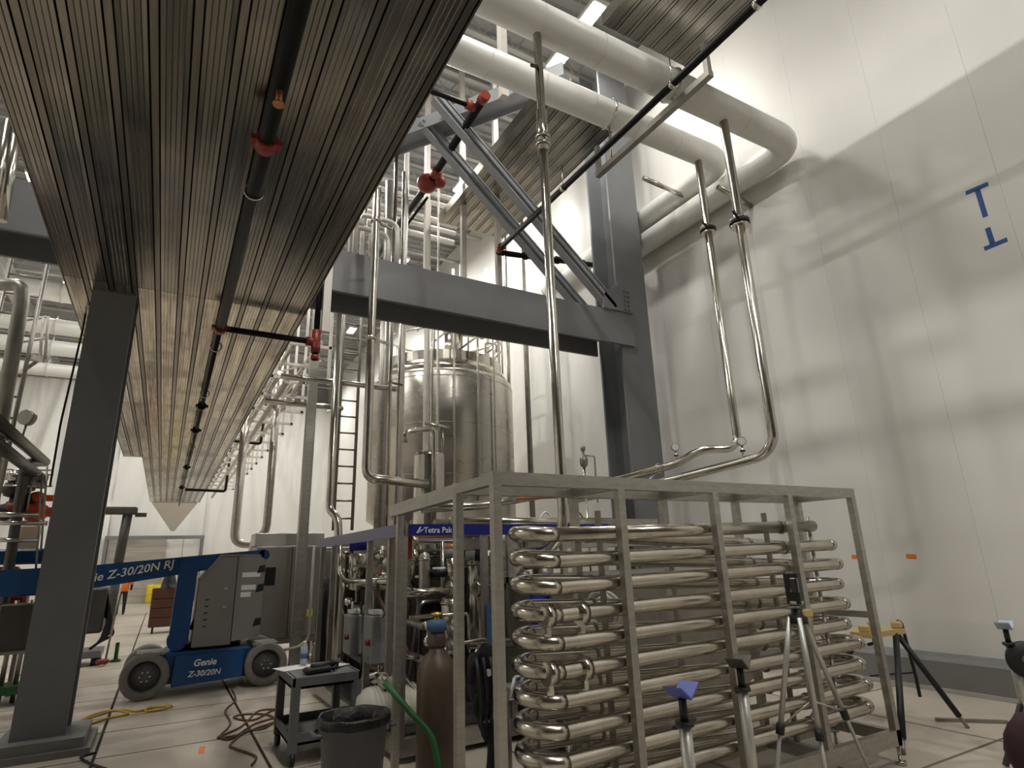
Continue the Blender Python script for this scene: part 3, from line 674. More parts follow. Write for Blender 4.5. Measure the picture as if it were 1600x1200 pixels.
# serpentine coil: level hairpins at the left, stepped bends at the right
t = thing('tube_coil', 'tall stack of serpentine stainless heat exchanger tubes inside the frame', 'tube coil', (3.4, 3.37, .2))
NR = 10; zt = 1.785; dz = .158; yf, yr = 3.215, 3.555; xl, xr = 2.14, 4.92; R = .046; HD = (yr - yf) / 2
UP, LIFT = .05, .03            # front tubes climb to the right, rear tubes fall to meet the next front tube
def arc(x, za, zb, sgn):
    return [V((x + sgn * math.sin(a) * HD, (yf + yr) / 2 - math.cos(a) * HD, za + (zb - za) * i / 14)) for i, a in [(i, math.pi * i / 14) for i in range(15)]]
for k in range(NR):
    z = zt - dz * k; xe = xr + (.04 if k % 2 else 0) + (.10 if k > 4 else 0); xp = xr + (.04 if (k - 1) % 2 else 0) + (.10 if k - 1 > 4 else 0)
    xf = xp if k else 4.75
    M().cyl((xl, yf, z), (xf, yf, z + UP), R, 16, cap=(k == 0)).build('tube', 'steel_coil', t)
    M().cyl((xl, yr, z + LIFT), (xe, yr, z - dz + UP), R, 16, cap=(k == NR - 1)).build('tube', 'steel_coil', t)
    M().tube(arc(xl, z, z + LIFT, -1), R + .001, 16).build('return_bend', 'steel_coil', t)
    if k < NR - 1: M().tube(arc(xe, z - dz + UP, z - dz + UP, 1), R + .001, 16).build('return_bend', 'steel_coil', t)
    for xc in (2.64, 4.33):
        u = (xc - xl) / (xr - xl)
        M().cyl((xc - .012, yf, z + UP * u), (xc + .012, yf, z + UP * u), R + .006, 14).build('saddle', 'steel_dark', t)
        M().cyl((xc - .012, yr, z + LIFT - (dz - UP + LIFT) * u), (xc + .012, yr, z + LIFT - (dz - UP + LIFT) * u), R + .006, 14).build('saddle', 'steel_dark', t)
    M().cyl((4.70, yf, z + UP * .9 - R - .035), (4.70, yf, z + UP * .9 + R + .035), .014, 8).build('vent_plug', 'steel_dark', t)
    if k in (3, 5):
        for xc in (2.05, 2.30):
            M().cyl((xc - .03, yf, z), (xc + .03, yf, z), R + .022, 16).cbox((xc, yf, z - R - .04), (.03, .03, .06)).build('tube_clamp', 'steel', t)
for x in (2.60, 4.34): M().box((x - .015, 3.35, .25), (x + .015, 3.38, 1.95)).build('saddle_bar', 'steel_dark', t)
# dark vessel and panels behind the coil
t = thing('balance_tank', 'dull grey rectangular balance tank hidden behind the coil', 'tank', (4.3, 5.3, 0))
M().cbox((4.35, 5.4, .86), (2.5, 1.4, 1.1), 0, .06).build('shell', 'steel_dark', t)
M().cbox((4.35, 5.4, 1.44), (2.6, 1.5, .06)).build('lid', 'steel_satin', t)
for sx in (-1, 1):
    for sy in (-1, 1): M().cyl((4.35 + sx * 1.1, 5.4 + sy * .55, 0), (4.35 + sx * 1.1, 5.4 + sy * .55, .33), .04, 10).build('leg', 'steel', t)
t = thing('cable_tray', 'grey cable trays behind the frame top below the tall column', 'cable tray', (4.5, 6.3, 1.7))
for z, y0 in ((1.98, 6.3), (1.76, 6.45), (1.56, 6.6)):
    M().box((3.0, y0, z), (5.9, y0 + .02, z + .13)).build('tray_side', 'steel_satin', t)
    M().box((3.0, y0 + .02, z), (5.9, y0 + .5, z + .015)).build('tray_bottom', 'steel_dark', t)
for x in (3.2, 4.6, 5.8): M().box((x - .03, 6.7, 0), (x + .03, 6.76, 2.12)).build('support', 'steel_dark', t)
for i, (pts, m) in enumerate([([(3.8, 6.28, 2.12), (3.95, 6.2, 1.98), (4.1, 6.24, 2.14), (4.0, 6.22, 2.2), (3.85, 6.22, 2.0)], 'white_ink'), ([(4.4, 6.25, 2.1), (4.5, 6.2, 2.2), (4.62, 6.2, 2.0), (4.7, 6.25, 1.9)], 'copper')]):
    cable = M().tube(pts, .012, 8, .06).build('loose_cable', m, None, pts[0])
    tag(cable, ['curled white cable end on the cable tray', 'curled copper-red cable end on the cable tray'][i], 'cable')
pipe('skid_pipe', 'pale blunt-ended pipe lying above the trays behind the front rail', [(2.6, 5.9, 2.042), (4.9, 5.9, 2.042)], .05, 'steel', 0)
pipe('skid_pipe', 'stainless pipe with a white clip sloping over the blue band', [(2.2, 5.75, 2.16), (2.9, 5.7, 2.2), (4.2, 5.4, 2.42)], .045, 'steel', .1)
pipe('skid_pipe', 'dark stainless pipe lying just above the blue band', [(2.5, 6.1, 2.037), (4.6, 6.1, 2.037)], .045, 'steel_dark', 0)
pipe('orange_hose', 'thin orange hose arched over the blue band', [(2.9, 5.0, 2.2), (3.55, 5.0, 2.24), (3.62, 5.0, 1.7), (3.6, 5.05, 1.3)], .016, 'copper', .08, cat='hose')

# ================================================================== BRANDED PROCESS SKID
SX0, SX1, SYF, SYB, SZ = 1.95, 4.3, 5.5, 8.85, 1.99
t = thing('process_skid', 'stainless process skid with a blue name band on its frame', 'process skid', (3.1, 7.1, 0))
pw = .03
for x, y in [(SX0, SYF), (SX0, 5.87), (SX0, 6.58), (SX0, 8.21), (SX0, SYB), (2.79, SYF), (3.08, SYF), (3.75, SYF), (SX1, SYF), (SX1, SYB)]:
    M().box((x - pw, y - pw, .05), (x + pw, y + pw, SZ - .10)).build('post', 'steel_satin', t)
for a, b in [((SX0, SYF), (SX0, SYB)), ((SX0, SYB), (SX1, SYB)), ((SX1, SYF), (SX1, SYB)), ((SX0, SYF), (SX1, SYF))]:
    M().bar((*a, SZ - .055), (*b, SZ - .055), .07, .10).build('top_rail', 'steel_satin', t)
    M().bar((*a, .12), (*b, .12), .08, .14).build('base_rail', 'steel_satin', t)
bd = M().box((SX0 + .03, SYF - .055, SZ - .105), (SX1 + .05, SYF - .04, SZ + .0)).build('name_band', 'tetra_blue', t)
bl_ = M().box((SX0 - .06, SYF - .05, SZ - .115), (SX0 - .045, SYB + .04, SZ + .005)).build('name_band', 'tetra_blue_dull', t)
text_part('lettering', 'Tetra Pak', .074, (SX0 + .175, SYF - .056, SZ - .080), (1, 0, 0), (0, 0, 1), 'white_ink', bd, bold=.0012)
lx, lz = SX0 + .10, SZ - .083
M().prism([(lx, SYF - .058, lz), (lx + .035, SYF - .058, lz + .058), (lx + .05, SYF - .058, lz + .058), (lx + .02, SYF - .058, lz)], (0, .003, 0)).prism([(lx + .03, SYF - .058, lz), (lx + .045, SYF - .058, lz + .03), (lx + .085, SYF - .058, lz + .042), (lx + .05, SYF - .058, lz + .018)], (0, .003, 0)).build('emblem', 'white_ink', bd)
# vessels
def vessel(px0, px1, py0, py1, Y, m='steel', name='vessel', tags=None):
    a = atY(px0, (py0 + py1) / 2, Y); b = atY(px1, (py0 + py1) / 2, Y); c = (a + b) / 2; r = (b.x - a.x) / 2
    zt_ = atY((px0 + px1) / 2, py0, Y).z; zb = atY((px0 + px1) / 2, py1, Y).z
    o = M().lathe((c.x, Y, 0), [(0, zb), (r * .8, zb + .02), (r, zb + .06), (r, zt_ - .06), (r * .8, zt_ - .02), (0, zt_)], 22).build(name, m, t)
    M().cyl((c.x, Y, zt_ - .09), (c.x, Y, zt_ - .06), r * 1.1, 22).build('collar', 'steel', o)
    return o
vessel(690, 719, 930, 1025, 6.0); vessel(733, 766, 870, 1015, 6.3); vessel(783, 813, 835, 1020, 6.2, 'steel_satin'); vessel(655, 671, 862, 935, 6.1, 'steel_satin', 'filter_housing')
vessel(812, 828, 890, 935, 6.0)
def spipe(pts, r=.03, m='steel', bend=.08): return M().tube(pts, r, 10, bend).build('pipe', m, t)
def A(px, py, Y): return atY(px, py, Y)
spipe([A(632, 928, 5.62), A(700, 922, 5.62)], .035); spipe([A(757, 918, 5.62), A(850, 916, 5.62)], .035)
for px in (703, 712, 745, 752): M().cyl(A(px, 920, 5.62) - V((.02, 0, 0)), A(px, 920, 5.62) + V((.02, 0, 0)), .075, 14).build('clamp_flange', 'steel', t)
spipe([A(640, 965, 5.55), A(732, 958, 5.55), A(734, 1020, 5.55)], .018, bend=.05); spipe([A(628, 1012, 5.7), A(634, 1027, 5.7), A(655, 1027, 5.7)], .02); spipe([A(694, 1012, 5.6), A(697, 1020, 5.6), A(720, 1018, 5.6)], .02)
spipe([A(732, 1008, 5.5), A(850, 998, 5.5)], .04); spipe([A(742, 1030, 5.45), A(748, 1012, 5.45), A(850, 1002, 5.45)], .03)
spipe([A(640, 1000, 6.4), A(640, 860, 6.4), A(648, 835, 6.4), A(760, 836, 6.4)], .016); spipe([A(650, 850, 6.5), A(649, 852, 6.5), A(645, 905, 6.5)], .02)
spipe([A(785, 872, 5.7), A(797, 873, 5.7), A(797, 890, 5.7), A(786, 892, 5.7)], .014, bend=.05)
M().cyl(A(790, 842, 5.8) - V((.07, 0, 0)), A(790, 842, 5.8) + V((.1, 0, 0)), .045, 14).build('sensor_head', 'white_ink', t)
M().cyl(A(812, 866, 5.7) - V((.04, .02, 0)), A(812, 866, 5.7) + V((.05, .02, .0)), .06, 14).build('sensor_head', 'steel', t)
M().cyl(A(815, 905, 5.7), A(822, 895, 5.7), .07, 14).build('actuator', 'steel_dark', t)
for px, py, Y, r, h, m in [(707, 855, 6.3, .09, .05, 'copper'), (706, 865, 6.3, .13, .10, 'grey_paint_light'), (750, 867, 5.8, .06, .12, 'glass_dark'), (752, 880, 5.8, .045, .12, 'box_grey'), (735, 868, 5.8, .05, .1, 'box_grey'), (690, 895, 6.1, .13, .08, 'black'), (686, 890, 6.1, .07, .05, 'white_ink'), (707, 890, 5.9, .06, .22, 'steel')]:
    c = A(px, py, Y); M().cyl(c - V((0, 0, h / 2)), c + V((0, 0, h / 2)), r, 14).build('valve_actuator', m, t)
for py in (838, 846): spipe([A(640, py, 6.9), A(860, py, 6.9)], .02, 'copper' if py == 838 else 'steel_dark', 0)
M().cbox(A(639, 855, 5.6), (.05, .04, .22)).build('red_tag', 'red', t); M().cbox(A(630, 845, 5.52), (.04, .03, .20)).build('blue_tag', 'label_blue', t); M().cbox(A(764, 975, 5.44), (.05, .02, .36)).build('blue_tag', 'label_blue', t)
# left flank of the skid, seen edge on
def B(px, py, X): return atX(px, py, X)
def lathe_at(p, prof, m, name, n=16, axis=RZ): return M().lathe(p, prof, n, axis).build(name, m, t)
p = B(558, 935, 2.3); lathe_at(p, [(0, -.05), (.03, -.05), (.03, .1), (.13, .12), (.13, .55), (.1, .6), (0, .6)], 'steel', 'valve_actuator'); lathe_at(p + V((0, 0, .6)), [(.13, 0), (.13, .2), (0, .22)], 'tetra_blue', 'actuator_top')
p = B(595, 935, 2.3); lathe_at(p, [(0, -.05), (.03, -.05), (.03, .15), (.12, .17), (.12, .48), (.05, .52), (.05, .6), (0, .6)], 'steel_dark', 'valve_actuator')
for px, py in ((541, 868), (543, 892), (541, 915), (545, 940), (594, 868), (597, 900), (592, 960), (560, 955)):
    p = B(px, py, 2.25); M().lathe(p, [(0, -.07), (.05, -.05), (.07, 0), (.05, .05), (0, .07)], 12, (0, 1, .2)).cyl(p - V((0, .2, 0)), p + V((0, .2, 0)), .03, 10).build('valve_body', 'steel', t)
spipe([B(532, 850, 2.05), B(530, 895, 2.05), B(540, 908, 2.05), B(612, 908, 2.05)], .028, bend=.12)
spipe([B(585, 905, 2.1), B(612, 900, 2.1)], .035, bend=0); spipe([B(530, 1045, 2.1), B(560, 1060, 2.1), B(612, 1050, 2.1)], .035)
spipe([B(575, 1068, 2.15), B(596, 1062, 2.15), B(600, 1035, 2.15), B(590, 1010, 2.15)], .06, bend=.15)
for (px, py, w, h) in ((552, 990, .30, .42), (585, 998, .30, .46)):
    p = B(px, py, 1.99); bx_ = M().cbox(p, (.16, w, h), 0, .015).build('switch_box', 'box_grey', t)
    M().cyl(p + V((-.08, -w * .3, -.02)), p + V((-.12, -w * .3, -.02)), .03, 10).build('switch_knob', 'red', bx_); M().cbox(p + V((0, 0, h / 2 + .03)), (.1, w * .6, .04)).build('switch_cap', 'white_ink', bx_)
spipe([B(551, 965, 1.99), B(551, 940, 1.99)], .014, 'white_ink', 0); spipe([B(598, 965, 1.99), B(603, 950, 2.0), B(604, 930, 2.0)], .012, 'steel_dark')
for zz in (.45, .75, 1.05, 1.35): spipe([(2.25, 5.7, zz), (2.3, 8.6, zz + .05)], .035, 'steel_dark', 0)
for i in range(26):
    rr = random.Random(i); x, y, z = rr.uniform(2.4, 4.0), rr.uniform(6.2, 8.4), rr.uniform(.4, 1.7)
    M().cyl((x, y, z), (x, y, z + rr.uniform(.15, .4)), rr.uniform(.04, .12), 12).build('equipment', rr.choice(['steel_dark', 'steel', 'box_dark', 'black']), t)
for i in range(16):
    rr = random.Random(100 + i); x, y = rr.uniform(2.1, 4.15), rr.uniform(5.85, 8.3); z = rr.uniform(.5, 1.75); L_ = rr.uniform(.4, 1.2)
    if i % 3 == 0: spipe([(x, y, .2), (x, y, z), (min(4.2, x + L_), y, z)], rr.choice([.02, .028, .035]), rr.choice(['steel', 'steel', 'steel_dark']), .1)
    elif i % 3 == 1: spipe([(x, y, z), (min(4.2, x + L_), y, z), (min(4.2, x + L_), y, z + .3)], rr.choice([.015, .025]), 'steel', .08)
    else: spipe([(x, y, 1.85), (x, y, z), (x, min(8.5, y + L_), z)], rr.choice([.02, .03]), rr.choice(['steel', 'steel_dark', 'copper']), .1)
M().box((2.2, 8.55, .2), (4.2, 8.6, 1.8)).build('dark_back_panel', 'box_dark', t)  # dark sheet at the back, keeps the skid interior dim
M().box((1.99, 5.55, .195), (4.26, 8.8, .21)).build('dark_pan', 'box_dark', t)  # dark pan added to cut the bright floor showing through the skid
M().box((2.95, 6.75, .3), (3.0, 8.4, 1.7)).build('dark_backing', 'box_dark', t)  # dark backing sheets added inside to deepen the shade of the skid
M().box((2.5, 7.0, .3), (4.1, 7.05, 1.25)).build('dark_backing', 'box_dark', t)
for zz in (1.78, 1.62):
    M().bar((2.0, 7.3, zz), (4.25, 7.3, zz), .3, .03).build('cable_ladder', 'steel_dark', t)
for i in range(12):
    rr = random.Random(300 + i); y = rr.uniform(5.7, 8.4); z = rr.uniform(.4, 1.3)
    M().tube([(2.08 + rr.uniform(0, .1), y, z + .5), (2.12, y + .06, z + .2), (2.1 + rr.uniform(0, .2), y + rr.uniform(-.2, .25), z), (2.2, y + .3, .22)], rr.choice([.01, .014, .02]), 6, .08).build('hose', rr.choice(['black', 'black', 'cord_brown', 'steel_dark']), t)
for i in range(10):
    rr = random.Random(400 + i); x = rr.uniform(2.1, 4.1); z = rr.uniform(.35, 1.75)
    M().lathe((x, 5.68 + rr.uniform(0, .25), z), [(0, -.05), (.035, -.04), (.05, 0), (.035, .04), (.02, .05), (.02, .1), (.045, .11), (.045, .18), (0, .19)], 12).build('valve_body', rr.choice(['steel', 'steel', 'steel_dark', 'black']), t)
# cream pump motor with fins, standing in the skid
p = atY(606, 1112, 5.95)
t = thing('pump_motor', 'cream finned pump motor on the floor behind the waste bin', 'motor', (p.x, 5.95, 0))
M().lathe((p.x - .32, 5.95, .34), [(0, 0), (.14, .02), (.19, .1), (.2, .12), (.2, .58), (.16, .62), (.08, .64), (0, .64)], 22, RX).build('housing', 'cream', t)
for i in range(9): M().ring((p.x - .16 + .04 * i, 5.95, .34), .2, .010, RX, 22, 5).build('fin', 'cream', t)
M().cbox((p.x, 5.9, .58), (.2, .18, .1), 0, .02).build('terminal_box', 'cream', t); M().cbox((p.x, 5.95, .07), (.5, .3, .14)).build('foot', 'cream', t)
# blue drum on its stand behind the coil
q = atY(857, 945, 6.0)
t = thing('blue_drum', 'deep blue plastic drum showing between the left coil bends', 'drum', (q.x, 4.95, 0))
qx = atY(857, 945, 4.95).x
M().lathe((qx, 4.95, 0), [(0, .98), (.16, .99), (.17, 1.02), (.17, 1.4), (.15, 1.44), (.06, 1.46), (.05, 1.5), (0, 1.5)], 24).build('body', 'barrel_blue', t)
for z in (1.14, 1.28): M().ring((qx, 4.95, z), .172, .010, RZ, 24, 6).build('hoop', 'barrel_blue', t)
M().cyl((qx, 4.95, .0), (qx, 4.95, .98), .05, 12).cyl((qx, 4.95, .94), (qx, 4.95, .98), .17, 20).cyl((qx, 4.95, 0), (qx, 4.95, .03), .17, 20).build('stand', 'steel_dark', t)
# blue hand-geared valve
q = atY(840, 1070, 4.1)
t = thing('blue_valve', 'blue flanged valve with white lever by the lower coil bends', 'valve', (q.x, 4.1, q.z))
M().lathe(q, [(.05, -.12), (.11, -.12), (.11, -.09), (.06, -.07), (.08, 0), (.06, .07), (.11, .09), (.11, .12), (.05, .12)], 20, RX).build('body', 'lift_blue', t)
M().cyl(q, q + V((0, 0, .16)), .035, 10).build('bonnet', 'lift_blue', t); M().cyl(q - V((.12, 0, 0)), q - V((.5, 0, .02)), .05, 12).build('pipe', 'steel_dark', t)
M().tube([q + V((-.22, -.05, .08)), q + V((-.16, -.06, .09)), q + V((-.2, -.06, -.05)), q + V((-.27, -.05, -.06)), q + V((-.22, -.05, .08))], .013, 8).build('lever', 'white_ink', t)
M().cyl(q - V((.3, 0, 0)), V((q.x - .3, 4.1, 0)), .06, 12).build('stand', 'steel_dark', t)
t = thing('coiled_hose', 'coil of clear hose hanging behind the tube coil', 'hose', atY(945, 950, 4.3))
q = atY(945, 955, 4.3)
M().ring(q, .16, .018, (.9, .4, .1), 26, 8).ring(q + V((.03, .02, -.02)), .13, .018, (.8, .5, -.1), 26, 8).ring(q + V((-.03, 0, .01)), .15, .016, (1, .2, .2), 26, 8).build('hose', 'white_rod', t)
# control cabinets left of the skid
t = thing('control_cabinet', 'wide grey steel control cabinet behind the blue lift', 'cabinet', (2.0, 11.9, 0))
M().cbox((2.0, 11.9, 1.22), (1.2, .7, 1.55), 0, .01).build('body', 'cabinet_steel', t)
for x in (1.7, 2.3): M().cbox((x, 11.53, 1.22), (.58, .03, 1.5), 0, .005).build('door', 'cabinet_steel', t)
M().cbox((1.62, 11.51, 1.48), (.24, .02, .30)).build('screen', 'glass_dark', t); M().cyl((2.18, 11.5, .95), (2.18, 11.44, .95), .05, 12).build('rotary_switch', 'alu', t); M().cbox((2.36, 11.505, .84), (.10, .01, .12)).build('warning_sticker', 'yellow_bright', t)
M().cbox((2.0, 11.9, .40), (1.15, .65, .08)).build('base_tray', 'steel_dark', t)
for x in (1.5, 2.5):
    for y in (11.65, 12.15): M().cyl((x, y, 0), (x, y, .45), .035, 10).build('leg', 'steel', t)
M().cbox((1.75, 11.95, 2.11), (.75, .6, .22), 0, .01).build('top_box', 'alu', t); M().cbox((2.4, 11.95, 2.11), (.35, .6, .22), 0, .01).build('top_box', 'alu', t)
t = thing('control_cabinet', 'second grey steel cabinet half hidden behind the skid', 'cabinet', (3.1, 12.2, 0))
M().cbox((3.05, 12.2, 1.0), (.9, .7, 1.9), 0, .01).build('body', 'cabinet_steel', t); M().cbox((3.05, 11.83, 1.0), (.8, .03, 1.8), 0, .005).build('door', 'cabinet_steel', t); M().cbox((2.7, 11.80, 1.1), (.03, .03, .2)).build('handle', 'steel', t)
pipe('conduit', 'thin bright conduit running down beside the square post', [(2.12, 10.3, 1.95), (2.12, 10.3, .55), (2.02, 10.3, .45), (1.7, 10.3, .40)], .02, 'white_rod', .08, cat='conduit')
t = thing('hose_bundle', 'dark bundle of hoses hanging between cabinet and skid', 'hoses', (2.15, 9.4, 0))
for i in range(5):
    x = 2.06 + .03 * i; M().tube([(x + .1, 9.6, 1.45), (x, 9.45, 1.3 - .03 * i), (x - .02, 9.4, .7), (x + .03, 9.4, .3), (x + .1, 9.5, .04)], .018, 8, .1).build('hose', 'black', t)
# ================================================================== BOOM LIFT
t = thing('boom_lift', 'blue and grey articulating boom lift on grey solid tyres', 'boom lift', (.7, 10.5, 0))
def wheel(x, y, s):
    w_ = M().lathe((x, y, .29), [(.20, -.11), (.27, -.11), (.29, -.08), (.29, .08), (.27, .11), (.20, .11), (.18, .03), (.18, -.03), (.20, -.11)], 36, (0, 1, 0), cap=False).build('tyre', 'rubber_grey', t)
    M().lathe((x, y, .29), [(0, -.085), (.08, -.085), (.10, -.05), (.2, -.04), (.2, .05), (0, .06)], 24, (0, 1, 0)).build('hub', 'hub_grey', w_)
    for i in range(6):
        a = i * math.pi / 3; M().cyl((x + .06 * math.cos(a), y - .05, .29 + .06 * math.sin(a)), (x + .06 * math.cos(a), y - .10, .29 + .06 * math.sin(a)), .012, 6).build('wheel_nut', 'steel', w_)
for x in (-.04, 1.47):
    for y in (10.02, 11.08): wheel(x, y, 1)
M().cbox((.72, 10.55, .34), (1.15, .96, .40), 0, .03).build('chassis', 'lift_blue', t)
cp = M().prism([(.28, 9.93, .12), (1.14, 9.93, .16), (1.16, 9.93, .50), (.30, 9.93, .50)], (0, .14, 0)).build('chassis_cover', 'lift_blue', t)
text_part('lettering', 'Genie', .12, (.52, 9.926, .36), (1, 0, 0), (0, 0, 1), 'white_ink', cp, shear=.2, bold=.003)
text_part('lettering', 'Z-30/20N', .10, (.47, 9.926, .23), (1, 0, 0), (0, 0, 1), 'white_ink', cp, shear=.2, bold=.002)
for x in (.02, 1.42): M().cbox((x, 10.55, .31), (.16, 1.0, .14), 0, .02).build('axle', 'lift_blue', t)
for x in (.0, 1.45): M().cbox((x, 10.2, .56), (.34, .5, .03)).build('fender', 'lift_grey', t)
M().cyl((.75, 10.55, .54), (.75, 10.55, .62), .42, 28).build('slew_ring', 'black', t)
# grey hood: two covers with a sloped top corner
h1 = M().prism([(.48, 10.12, .58), (.98, 10.12, .58), (.98, 10.12, 1.80), (.76, 10.12, 1.82), (.50, 10.12, 1.52)], (0, .9, 0)).build('hood', 'lift_grey', t)
h2 = M().prism([(.99, 10.10, .62), (1.36, 10.10, .66), (1.38, 10.10, 1.74), (1.30, 10.10, 1.80), (.99, 10.10, 1.80)], (0, .94, 0)).build('hood', 'lift_grey', t)
M().prism([(.48, 10.10, 1.50), (.51, 10.10, 1.50), (.77, 10.10, 1.81), (1.30, 10.10, 1.80), (1.30, 10.10, 1.83), (.75, 10.10, 1.84)], (0, .94, 0)).build('hood_edge', 'cabinet_steel', h1)
for z, w_ in ((1.50, .25), (1.32, .20), (1.22, .14)): M().box((1.06, 10.096, z), (1.06 + w_, 10.10, z + .07)).build('decal', 'paper', h2)
for z in (1.55, 1.28, .80): M().prism([(1.26, 10.094, z), (1.37, 10.094, z + .02), (1.37, 10.094, z + .12), (1.29, 10.094, z + .11)], (0, .006, 0)).build('vent_opening', 'black', h2)
for z in (1.35, 1.1): M().cbox((.86, 10.11, z), (.05, .02, .03)).build('latch', 'alu', h1)
for i in range(5): M().cbox((.62, 10.115, .85 + .09 * i), (.05, .01, .015)).build('louvre', 'black', h1)
# boom
bm = M().prism([(1.36, 10.22, 1.90), (1.36, 10.22, 1.76), (.44, 10.22, 1.60), (-.75, 10.22, 1.44), (-2.0, 10.22, 1.36), (-2.0, 10.22, 1.70), (-.78, 10.22, 1.74), (.8, 10.22, 1.86)], (0, .26, 0)).build('boom', 'lift_blue', t)
M().cyl((1.36, 10.22, 1.82), (1.36, 10.48, 1.82), .08, 18).build('boom_end', 'lift_blue', bm)
a_, b_ = atY(178, 903, 10.21), atY(262, 888, 10.21); xd = b_ - a_
text_part('lettering', 'Genie Z-30/20N RJ', .155, a_ - xd.normalized() * .50, xd, (0, 0, 1), 'white_ink', bm, shear=.25, bold=.002)
M().prism([(.19, 10.18, .66), (.44, 10.18, .62), (.46, 10.18, 1.75), (.22, 10.18, 1.75)], (0, .34, 0)).build('riser_arm', 'lift_blue', t)
M().cyl((.30, 10.16, .68), (.30, 10.54, .68), .13, 20).build('arm_pivot', 'lift_blue', t)
M().cyl((.48, 10.3, .8), (.75, 10.3, 1.55), .05, 12).build('ram', 'steel', t)
M().cbox((-2.15, 10.35, 1.55), (.35, .4, .45), 0, .04).build('jib_head', 'lift_blue', t)
# ================================================================== NEAR LEFT: valve manifold beyond the column
t = thing('pipe_manifold', 'dark pipework with orange valves at the left edge behind the column', 'pipe manifold', (-1.9, 11, 0))
def L(px, py, Y): return atY(px, py, Y)
for a, b, r in (((-20, 645), (70, 722), .075), ((-20, 682), (66, 748), .075)):
    M().tube([atX(a[0], a[1], -1.85), atX(b[0], b[1], -1.85)], r, 12).build('pipe', 'pipe_dark', t)
M().tube([atX(70, 722, -1.85), atX(55, 722, -1.85) + V((-.1, 0, -.02)), atX(38, 735, -1.95), L(12, 900, 11.3), L(-5, 1010, 11.3)], .07, 12, .15).build('pipe', 'pipe_dark', t)
M().tube([L(66, 748, 11.5), L(40, 755, 11.5), L(36, 770, 11.5)], .06, 12, .1).build('pipe', 'pipe_dark', t)
for px, py, r, m in ((55, 800, .15, 'orange_red'), (58, 778, .10, 'orange_red'), (62, 800, .12, 'orange_red'), (20, 795, .13, 'red'), (42, 782, .12, 'black'), (24, 745, .11, 'steel'), (50, 745, .10, 'steel_dark'), (18, 765, .12, 'box_dark'), (45, 757, .12, 'steel_dark'), (8, 800, .13, 'black')):
    p = L(px, py, 11.4); M().lathe(p, [(0, -.9 * r), (r * .8, -.7 * r), (r, 0), (r * .8, .7 * r), (0, .9 * r)], 14, (1, .3, 0)).cyl(p - V((.2, 0, 0)), p + V((.2, 0, 0)), r * .5, 10).build('valve', m, t)
for py, x1, r in ((760, 82, .012), (735, 84, .012), (742, 84, .01), (818, 75, .035), (805, 62, .04), (845, 60, .03)): M().cyl(L(-30, py - 2, 11.2), L(x1, py, 11.2), r, 8).build('cross_pipe', 'steel', t)
for px, py0, py1 in ((66, 740, 890), (74, 728, 860), (2, 720, 900), (52, 740, 800)): M().cyl(L(px, py0, 11.2), L(px - 10, py1, 11.2), .014, 8).build('frame_rod', 'steel_dark', t)
p = L(34, 685, 10.6); M().cyl(p, p + V((.02, 0, .22)), .015, 8).cyl(p + V((-.01, -.05, .3)), p + V((.04, .03, .3)), .11, 16).build('gauge', 'steel_dark', t)
M().cbox(L(30, 870, 11.6), (.9, .3, .22), 0, .03).build('blue_drive', 'lift_blue', t); M().cbox(L(45, 845, 11.8), (.24, .2, .45), 0, .02).build('tan_box', 'wood_cream', t); M().cbox(L(50, 910, 11.2), (.2, .2, .36)).build('blue_box', 'tetra_blue', t)
M().cbox((-1.60, 11.0, .95), (.5, .35, .62), 0, .02).build('grey_panel', 'box_dark', t)
M().cbox(L(10, 905, 11.6), (.28, .3, .35), 0, .04).build('orange_unit', 'orange_red', t); M().cbox(L(8, 945, 11.6), (.5, .3, .28), 0, .04).build('red_unit', 'red', t)
for dx in (-.45, .1, .25):
    for y in (11.0, 11.6): M().cyl((-1.8 + dx, y, 0), (-1.8 + dx, y, 1.3), .03, 8).build('leg', 'steel_dark', t)
M().box((-2.6, 10.8, .62), (-1.4, 11.9, .66)).build('deck_plate', 'steel_dark', t)
M().cbox((-1.75, 11.0, .18), (.9, .5, .10)).build('green_tray', 'green', t)
lad = ladder('tall ladder with landing frame at the upper left edge', -2.2, 10.2, 2.6, 6.3, .42, 'steel_dark')
t = thing('riser_pipe', 'thick weathered pipe with a hooked top at the upper left edge', 'pipe', (-2.3, 9.6, 2.8))
M().tube([(-2.55, 9.8, 5.42), (-2.1, 9.6, 5.42), (-2.06, 9.6, 5.2), (-1.98, 9.6, 2.8)], .085, 14, .2).build('tube', 'steel_dark', t)
t = thing('riser_pipe', 'bright steel pipe pair leaning along the top left corner', 'pipe', (-1.6, 6.5, 5))
M().cyl(atY(2, 345, 7.2), atY(28, 195, 7.2), .05, 12).cyl(atY(-12, 330, 7.2), atY(14, 190, 7.2), .05, 12).build('tube', 'steel', t)
t = thing('landing_bracket', 'white landing frame beside the upper left ladder', 'platform', (-2, 10.5, 4.2))
M().bar(V((-1.97, 10.2, L(38, 562, 10.4).z)), L(62, 562, 10.4), .08, .08).build('beam', 'white_rod', t); M().bar(L(36, 580, 10.4), L(60, 563, 10.4), .04, .04).build('strut', 'steel_dark', t)
for px in (62, 70): M().cyl(L(px, 562, 10.4), L(px + 6, 495, 10.4), .02, 8).build('guard_post', 'white_rod', t)
for py in (497, 530): M().cyl(L(30, py + 5, 10.4), L(73, py - 2, 10.4), .022, 8).build('guard_rail', 'white_rod', t)
